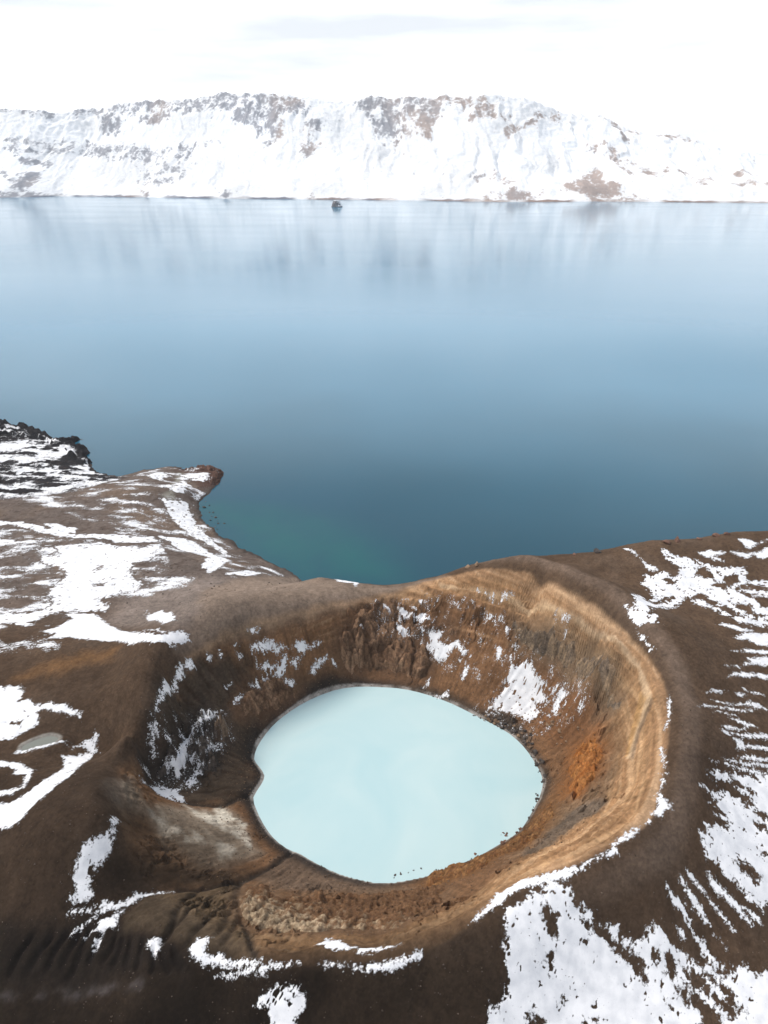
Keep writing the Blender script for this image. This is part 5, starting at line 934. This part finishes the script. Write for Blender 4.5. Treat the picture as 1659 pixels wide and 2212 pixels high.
# ---------------------------------------------------------------- waters
def water_material(name, deep, rough, ior, bump, wscale, shallow=None, coat=0):
    m = bpy.data.materials.new(name); m.use_nodes = True
    n, l = m.node_tree.nodes, m.node_tree.links; b = n['Principled BSDF']
    b.inputs['Base Color'].default_value = (*deep, 1); b.inputs['IOR'].default_value = ior
    tc = n.new('ShaderNodeTexCoord')
    big = n.new('ShaderNodeTexNoise'); big.inputs['Scale'].default_value = .0035; big.inputs['Detail'].default_value = 5
    mp = n.new('ShaderNodeMapping'); mp.inputs['Scale'].default_value = (.5, 1.6, 1); l.new(tc.outputs['Object'], mp.inputs['Vector']); l.new(mp.outputs['Vector'], big.inputs['Vector'])
    mr = n.new('ShaderNodeMapRange'); mr.inputs['From Min'].default_value = .3; mr.inputs['From Max'].default_value = .7
    mr.inputs['To Min'].default_value = rough * .85; mr.inputs['To Max'].default_value = rough * 1.2
    l.new(big.outputs['Fac'], mr.inputs['Value']); l.new(mr.outputs[0], b.inputs['Roughness'])
    wv = n.new('ShaderNodeTexNoise'); wv.inputs['Scale'].default_value = wscale; wv.inputs['Detail'].default_value = 4
    l.new(tc.outputs['Object'], wv.inputs['Vector'])
    bp = n.new('ShaderNodeBump'); bp.inputs['Strength'].default_value = bump; bp.inputs['Distance'].default_value = .3
    l.new(wv.outputs['Fac'], bp.inputs['Height']); l.new(bp.outputs['Normal'], b.inputs['Normal'])
    if name == 'milky_water':
        sw = n.new('ShaderNodeTexNoise'); sw.inputs['Scale'].default_value = .035; sw.inputs['Detail'].default_value = 6; sw.inputs['Distortion'].default_value = 1.6
        l.new(tc.outputs['Object'], sw.inputs['Vector'])
        sr = n.new('ShaderNodeValToRGB'); sr.color_ramp.elements[0].position = .3; sr.color_ramp.elements[0].color = (deep[0] * .93, deep[1] * .97, deep[2] * .985, 1)
        sr.color_ramp.elements[1].position = .7; sr.color_ramp.elements[1].color = (deep[0] * 1.07, deep[1] * 1.03, deep[2] * 1.02, 1)
        l.new(sw.outputs['Fac'], sr.inputs['Fac']); l.new(sr.outputs['Color'], b.inputs['Base Color'])
    if shallow is not None:
        at = n.new('ShaderNodeAttribute'); at.attribute_name = 'ground_colour'; l.new(at.outputs['Color'], b.inputs['Base Color'])
    return m
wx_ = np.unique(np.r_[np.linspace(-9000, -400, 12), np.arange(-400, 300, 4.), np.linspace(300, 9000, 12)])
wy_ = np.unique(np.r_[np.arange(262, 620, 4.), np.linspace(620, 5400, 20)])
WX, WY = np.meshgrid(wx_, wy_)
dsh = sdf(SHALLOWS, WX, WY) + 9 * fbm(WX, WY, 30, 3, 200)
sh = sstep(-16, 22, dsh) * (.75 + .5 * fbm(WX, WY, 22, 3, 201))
lake_base, shal = np.array([.0002, .043, .070]), np.array([.001, .074, .082])
sky_sheen_w = sstep(250, 830, WY + 60 * fbm(WX, WY, 160, 3, 202) + .12 * WX)
lake_base = lake_base + (np.array([.035, .175, .285]) - lake_base) * sky_sheen_w[..., None]  # sky reflection on the farther water painted in as a paler base colour
wcol = lake_base + (shal - lake_base) * np.clip(sh, 0, 1)[..., None]
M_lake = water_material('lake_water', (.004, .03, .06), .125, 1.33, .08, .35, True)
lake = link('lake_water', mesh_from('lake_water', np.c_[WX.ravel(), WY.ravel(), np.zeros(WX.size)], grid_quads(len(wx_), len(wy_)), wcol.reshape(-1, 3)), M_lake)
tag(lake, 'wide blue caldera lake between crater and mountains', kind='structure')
M_milk = water_material('milky_water', (.405, .545, .562), .3, 1.10, .05, .8)
p = np.array(LAKE_OUTLINE); cpt = p.mean(0)
ring = cpt + (p - cpt) * 1.09
nr = len(ring); co = np.r_[np.c_[cpt[None], [[4.95]]], np.c_[ring, np.full(nr, 4.95)]]
tri = np.array([(0, i + 1, (i + 1) % nr + 1) for i in range(nr)])
if np.cross(ring[0] - cpt, ring[1] - cpt) < 0: tri = tri[:, ::-1]
milk = link('crater_lake', mesh_from('crater_lake', co, tri), M_milk, smooth=False)
tag(milk, 'opaque pale turquoise lake filling the crater floor', kind='structure')
M_pond = water_material('pond_water', (.165, .172, .15), .12, 1.3, .03, 1.0)
p = np.array(POND); cpt = p.mean(0); ring = cpt + (p - cpt) * 1.15; nr = len(ring)
co = np.r_[np.c_[cpt[None], [[pond_z - .12]]], np.c_[ring, np.full(nr, pond_z - .12)]]
tri = np.array([(0, i + 1, (i + 1) % nr + 1) for i in range(nr)])
if np.cross(ring[0] - cpt, ring[1] - cpt) < 0: tri = tri[:, ::-1]
tag(link('pond_water', mesh_from('pond_water', co, tri), M_pond, smooth=False), 'small grey-green pond beside the snow ravine', kind='structure')

# ---------------------------------------------------------------- mountains across the lake
fsx = [q[0] for q in FAR_SHORE]; fsy = [q[1] for q in FAR_SHORE]
frx = [q[0] for q in FAR_RIDGE]; frz = [q[1] for q in FAR_RIDGE]
DR = 820.0
mx = np.arange(-3600, 3600, 6.0); ms = np.unique(np.r_[np.arange(-40, 300, 7.), np.arange(300, 900, 4.5), np.arange(900, 2600, 45.)])
MX, MS = np.meshgrid(mx, ms)
t = np.clip(MS / DR, 0, 1); tb = np.clip((MS - DR) / 1500, 0, 1.2)
ridge = np.interp(MX, frx, frz)
mz = ridge * (.62 * t + .38 * t ** 2.4) * (1 - .35 * tb)
warp = 150 * fbm(MX, MS, 300, 4, 210)
gul = ridged(MX + warp, MS * .22, 170, 4, 211); gul2 = ridged(MX + .5 * warp, MS * .12, 55, 3, 212)
shape = sstep(0, .15, t) * sstep(1.02, .8, t)
mz += shape * (44 * gul + 4 * gul2) * (.4 + .6 * t)
crag = fbm(MX, MS, 60, 5, 213, .6)
upper = sstep(.55, .95, t)
mz += upper * (22 * crag) * sstep(1.5, 1.0, MS / DR) + 3 * fbm(MX, MS, 25, 3, 214) * sstep(0, .05, t)
foot = sstep(-30, 5, MS + 14 * fbm(MX, MX * 0, 90, 3, 215)); mz = mz * foot - 6 * (1 - foot) + 2.5 * foot
rockf = np.full_like(MX, -1.0)
for s, poly in FAR_ROCK:
    pa = np.array(poly); i0, i1 = np.searchsorted(mx, [pa[:, 0].min() - 60, pa[:, 0].max() + 60]); j0, j1 = np.searchsorted(ms, [pa[:, 1].min() - 60, pa[:, 1].max() + 60])
    if i1 - i0 < 2 or j1 - j0 < 2: continue
    w = (slice(j0, j1), slice(i0, i1))
    d = sdf(poly, MX[w], MS[w]); rockf[w] = np.maximum(rockf[w], -1 + (.95 + .55 * s + (.5 if s > 1.05 else 0)) * sstep(-60, 20, d + 25 * fbm(MX[w], MS[w], 60, 4, 221)))
msy, msx = np.gradient(mz, ms, mx); mst = np.hypot(msx, msy)
rn = fbm(MX, MS * .7, 70, 6, 216, .72); rn2 = fbm(MX + .3 * MS, MS, 16, 3, 217)
expose = rockf + 2.4 * rn + 1.0 * rn2 + .45 * ridged(MX + .3 * warp, MS * .6, 48, 3, 223) - .1 + .5 * fbm(MX + .5 * warp, MS * .15, 40, 3, 222) + .5 * (mst - .75)
shoreb = sstep(16, 2, MS + 26 * fbm(MX, MS, 80, 4, 218) - 4) * sstep(-.25, .3, fbm(MX, MX * 0, 240, 3, 219) + .15)
rockm = np.maximum(sstep(.0, .8, expose) * .82, shoreb)
tint = sstep(-.2, .3, fbm(MX, MS, 420, 3, 220) + .0003 * (MX + 300))
rc = np.array([.13, .125, .15]) + (np.array([.23, .145, .105]) - np.array([.13, .125, .15])) * tint[..., None]
rc = rc * (1 + .5 * rn2)[..., None]
mcol = np.array([.77, .775, .785]) * (1 - rockm[..., None]) + rc * rockm[..., None]
my = np.interp(MX, fsx, fsy) + MS
M_mount = ground_material('mountain_snow_and_rock', scale=.06, bump=.15, vary=.08, grit=.05)
mount = link('mountains', mesh_from('mountains', np.c_[MX.ravel(), my.ravel(), mz.ravel()], grid_quads(len(mx), len(ms)), np.clip(mcol, .02, .85).reshape(-1, 3)), M_mount)
tag(mount, 'snow covered mountain wall across the lake', kind='structure')
hx = np.arange(2500, 9000, 60.0); hs = np.arange(0, 3600, 120.0); HX, HS = np.meshgrid(hx, hs)
hz = (330 + 60 * fbm(HX, HS, 900, 4, 230)) * np.sin(np.clip(HS / 3600, 0, 1) * np.pi) ** .6 + 40 * fbm(HX, HS, 300, 4, 231) - 30
hc = np.ones(HX.shape + (3,)) * np.array([.6, .63, .68])
tag(link('far_hills', mesh_from('far_hills', np.c_[HX.ravel(), (HS + 10500).ravel(), hz.ravel()], grid_quads(len(hx), len(hs)), hc.reshape(-1, 3)), M_mount), 'pale distant hills beyond the end of the mountain wall', kind='structure')
gx_ = np.linspace(-20000, 20000, 30); gy_ = np.linspace(5300, 24000, 20); GX, GY = np.meshgrid(gx_, gy_)
tag(link('far_plain', mesh_from('far_plain', np.c_[GX.ravel(), GY.ravel(), np.full(GX.size, 1.5)], grid_quads(30, 20), np.ones((GX.size, 3)) * .6), M_mount), 'snowy plain behind the mountains', kind='structure')

# ---------------------------------------------------------------- boulders
def boulder_mesh(name, seed, squash=.75):
    import bmesh
    bm = bmesh.new(); bmesh.ops.create_icosphere(bm, subdivisions=2, radius=1.0)
    r = np.random.RandomState(seed)
    planes = [(v / np.linalg.norm(v), .55 + .4 * r.rand()) for v in r.randn(9, 3)]
    st = np.array([.8 + .5 * r.rand(), .75 + .4 * r.rand(), squash])
    for v in bm.verts:
        q = np.array(v.co) * (1 + .12 * r.randn())
        for nrm, dd in planes:
            e = q @ nrm - dd
            if e > 0: q = q - nrm * e
        v.co = q * st
    me = bpy.data.meshes.new(name); bm.to_mesh(me); bm.free(); return me
M_dark = rock_material('dark_boulder', (.030, .026, .025), (.085, .070, .060), .8)
M_brown = rock_material('brown_boulder', (.11, .070, .045), (.24, .16, .10), .6)
M_redr = rock_material('red_boulder', (.085, .045, .034), (.17, .09, .06), .7)
shapes = {}
for nm, mt in (('dark', M_dark), ('brown', M_brown), ('red', M_redr)):
    shapes[nm] = []
    for k in range(5):
        bme = boulder_mesh('boulder_' + nm, 300 + k); bme.materials.append(mt); shapes[nm].append(bme)
KINDS = dict(
    shore_far=('dark', 'dark angular boulder in the rubble at the upper right lake shore', 'rubble at the upper right lake shore'),
    shore_right=('dark', 'dark boulder at the waterline on the right shore of the milky lake', 'boulders on the right lake shore'),
    shore_low=('red', 'reddish boulder in the water beside the rusty ledge', 'boulders by the rusty ledge'),
    shore_near=('dark', 'dark stone along the near shore of the milky lake', 'stones on the near lake shore'),
    talus=('brown', 'brown boulder resting on the talus below the grey cliff band', 'boulders on the talus slope'),
    shore_back=('dark', 'small dark stone at the back shore of the milky lake', 'stones on the back lake shore'),
    shore_left=('dark', 'small dark stone in milky water by the left shore', 'stones by the left shore'),
    beach=('dark', 'dark stone on the beach below the left peninsula', 'stones on the beach'))
def put_boulder(x, y, z, s, kind, label, group=None, sz=1.0):
    o = bpy.data.objects.new('boulder', rnd.choice(shapes[kind])); scene.collection.objects.link(o)
    o.location = (x, y, z); o.scale = (s * .55 * rnd.uniform(.8, 1.2), s * .55 * rnd.uniform(.8, 1.2), s * .55 * rnd.uniform(.75, 1.1) * sz)
    o.rotation_euler = (rnd.uniform(-.3, .3), rnd.uniform(-.3, .3), rnd.uniform(0, 6.28))
    return tag(o, label, 'boulder', group)
for x, y, s, k in BOULDERS:
    kind, label, group = KINDS[k]
    if k == 'shore_far' and rnd.random() < .25: kind = 'brown'; label = 'brown boulder in the rubble at the upper right lake shore'; group = 'brown rubble at the upper right lake shore'
    z = ground_z(x, y)
    if z < 4.9 and k.startswith('shore'): z = max(z, 4.75 - .2 * s)
    if k == 'beach': z = max(z, -.2)
    put_boulder(x, y, z + .12 * s, s, kind, label, group)
SKY_LABELS = ['lone dark rock on the skyline above the tan rim', 'low dark rock at the start of the skyline row on the right hill', 'largest dark rock in the skyline row on the right hill', 'dark rock at the middle of the skyline row on the right hill', 'dark rock near the end of the skyline row on the right hill', 'last dark rock of the skyline row on the right hill', 'small dark rock on the skyline left of the lone one', 'brown rock on the crest where the tan wall begins', 'brown crest rock beside the start of the tan wall']
for k, (x, y, s) in enumerate(SKYLINE_ROCKS):
    put_boulder(x, y, ground_z(x, y) + .1 * s, s, 'brown' if k > 6 else 'red' if k else 'dark', SKY_LABELS[k], sz=.8)
# loose stones too many to count: scree on the slopes
def scree(label, spots, smin, smax, c1, c2, seed):
    r = np.random.RandomState(seed); n = len(spots)
    b = np.array([(1, 0, 0), (-.9, .2, 0), (.1, 1, .1), (0, -.95, .05), (.1, .1, .8), (0, 0, -.5)])
    tri = np.array([(0, 2, 4), (2, 1, 4), (1, 3, 4), (3, 0, 4), (2, 0, 5), (1, 2, 5), (3, 1, 5), (0, 3, 5)])
    sz = smin + (smax - smin) * r.rand(n) ** 3; an = r.rand(n) * 6.28
    v = b[None] * sz[:, None, None] * .5 * (1 + .35 * r.randn(n, 6, 1).clip(-1, 1))
    v = np.stack([v[..., 0] * np.cos(an)[:, None] - v[..., 1] * np.sin(an)[:, None], v[..., 0] * np.sin(an)[:, None] + v[..., 1] * np.cos(an)[:, None], v[..., 2]], -1)
    z = np.array([ground_z(x, y) for x, y in spots])
    v += np.c_[spots, z + .05 * sz][:, None, :]
    f = tri[None] + (np.arange(n) * 6)[:, None, None]
    cc = (np.array(c1) + (np.array(c2) - np.array(c1)) * r.rand(n, 1)) * (.7 + .6 * r.rand(n, 1))
    o = link('scree', mesh_from('scree', v.reshape(-1, 3), f.reshape(-1, 3), np.repeat(cc, 6, 0)), M_rock, smooth=False)
    return tag(o, label, kind='stuff')
def spots_in(cond, n, seed, xr, yr):
    r = np.random.RandomState(seed); xs = r.uniform(*xr, 8 * n); ys = r.uniform(*yr, 8 * n)
    i = np.clip(np.searchsorted(XS, xs), 0, NX - 1); j = np.clip(np.searchsorted(YS, ys), 0, NY - 1)
    k = cond(i, j, r.rand(8 * n)); return np.c_[xs, ys][k][:n]
scree('small loose stones strewn over the crater walls', spots_in(lambda i, j, q: (SDR[j, i] > 11) & (SDL[j, i] < -.5) & (q < .25 + .9 * n_mid[j, i] + .5 * sstep(-14, -1, SDL[j, i])), 7000, 1, (-75, 85), (84, 245)), .15, .6, (.06, .042, .032), (.17, .11, .07), 1)
scree('small stones scattered over the outer slopes', spots_in(lambda i, j, q: (SDR[j, i] < -1) & (q < .3 + .8 * n_big[j, i]), 6000, 2, (-110, 128), (72, 250)), .12, .5, (.045, .034, .026), (.12, .09, .07), 2)
scree('rough stones scattered over the left plateau', spots_in(lambda i, j, q: (Zt[j, i] > .3) & (q < .35 + .9 * n_mid[j, i]), 3000, 3, (-300, -40), (235, 520)), (.2), 1.0, (.03, .026, .024), (.12, .085, .065), 3)
# ---------------------------------------------------------------- rock stack standing in the far lake
import bmesh
bm = bmesh.new(); bmesh.ops.create_icosphere(bm, subdivisions=5, radius=1.0)
co = np.array([v.co for v in bm.verts]); n = co.copy()
rad = 1 + .16 * fbm(co[:, 0] + co[:, 2] * .7, co[:, 1] - co[:, 2] * .4, .6, 4, 240) + .05 * fbm(co[:, 0] * 3, co[:, 2] * 3 + co[:, 1], .4, 3, 241)
co = co * rad[:, None]
top = np.clip(co[:, 2], -1, .72); wz = 1 - .35 * np.clip(top, 0, 1) ** 1.2
skirt = np.exp(-((co[:, 2] + .05) / .12) ** 2) * .12
co = np.c_[co[:, 0] * (wz + skirt) * 23, co[:, 1] * (wz + skirt) * 18, top * 34 + 2]
for v, q in zip(bm.verts, co): v.co = q
me = bpy.data.meshes.new('sea_stack'); bm.to_mesh(me); bm.free()
M_stack = rock_material('stack_rock', (.05, .05, .06), (.13, .11, .11), .05)
stack = link('sea_stack', me, M_stack); stack.location = (SEA_STACK[0], SEA_STACK[1], 0)
tag(stack, 'dark steep rock islet standing in the far lake', 'rock islet')
fi = np.zeros((len(me.polygons), 4), np.int32)
vc = np.array([v.co for v in me.vertices]); vn = np.array([v.normal for v in me.vertices])
f = (vn[:, 2] * .9 + .5 * fbm(vc[:, 0], vc[:, 1] + vc[:, 2] * .6, 12, 4, 242) + .25 * vc[:, 0] / 23 - .45); f = np.where(vc[:, 2] < 3, -1, f)
pv = np.array([list(q.vertices) for q in me.polygons]); keep = (f[pv] > -.1).any(1)
used, inv = np.unique(pv[keep].ravel(), return_inverse=True)
sm = mesh_from('snow_cap', vc[used] + vn[used] * np.clip(f[used] * 3, -.6, .8)[:, None], inv.reshape(-1, 3))
cap = link('snow_cap', sm, snow_material('packed_snow', .1, False), parent=stack)
# ---------------------------------------------------------------- haze
bm = bmesh.new(); bmesh.ops.create_cube(bm, size=1.0)
me = bpy.data.meshes.new('haze'); bm.to_mesh(me); bm.free()
hz_o = bpy.data.objects.new('haze', me); scene.collection.objects.link(hz_o)
hz_o.scale = (50000, 27000, 900); hz_o.location = (0, 12000, 430 - 25)
hm = bpy.data.materials.new('haze'); hm.use_nodes = True; hn = hm.node_tree.nodes; hn.clear()
ho = hn.new('ShaderNodeOutputMaterial'); hv = hn.new('ShaderNodeVolumePrincipled')
hv.inputs['Color'].default_value = (.93, .965, 1.0, 1); hv.inputs['Density'].default_value = 0.35e-4; hv.inputs['Anisotropy'].default_value = 0.0
hm.node_tree.links.new(hv.outputs['Volume'], ho.inputs['Volume']); me.materials.append(hm)
tag(hz_o, 'thin pale haze over the whole caldera', kind='stuff')
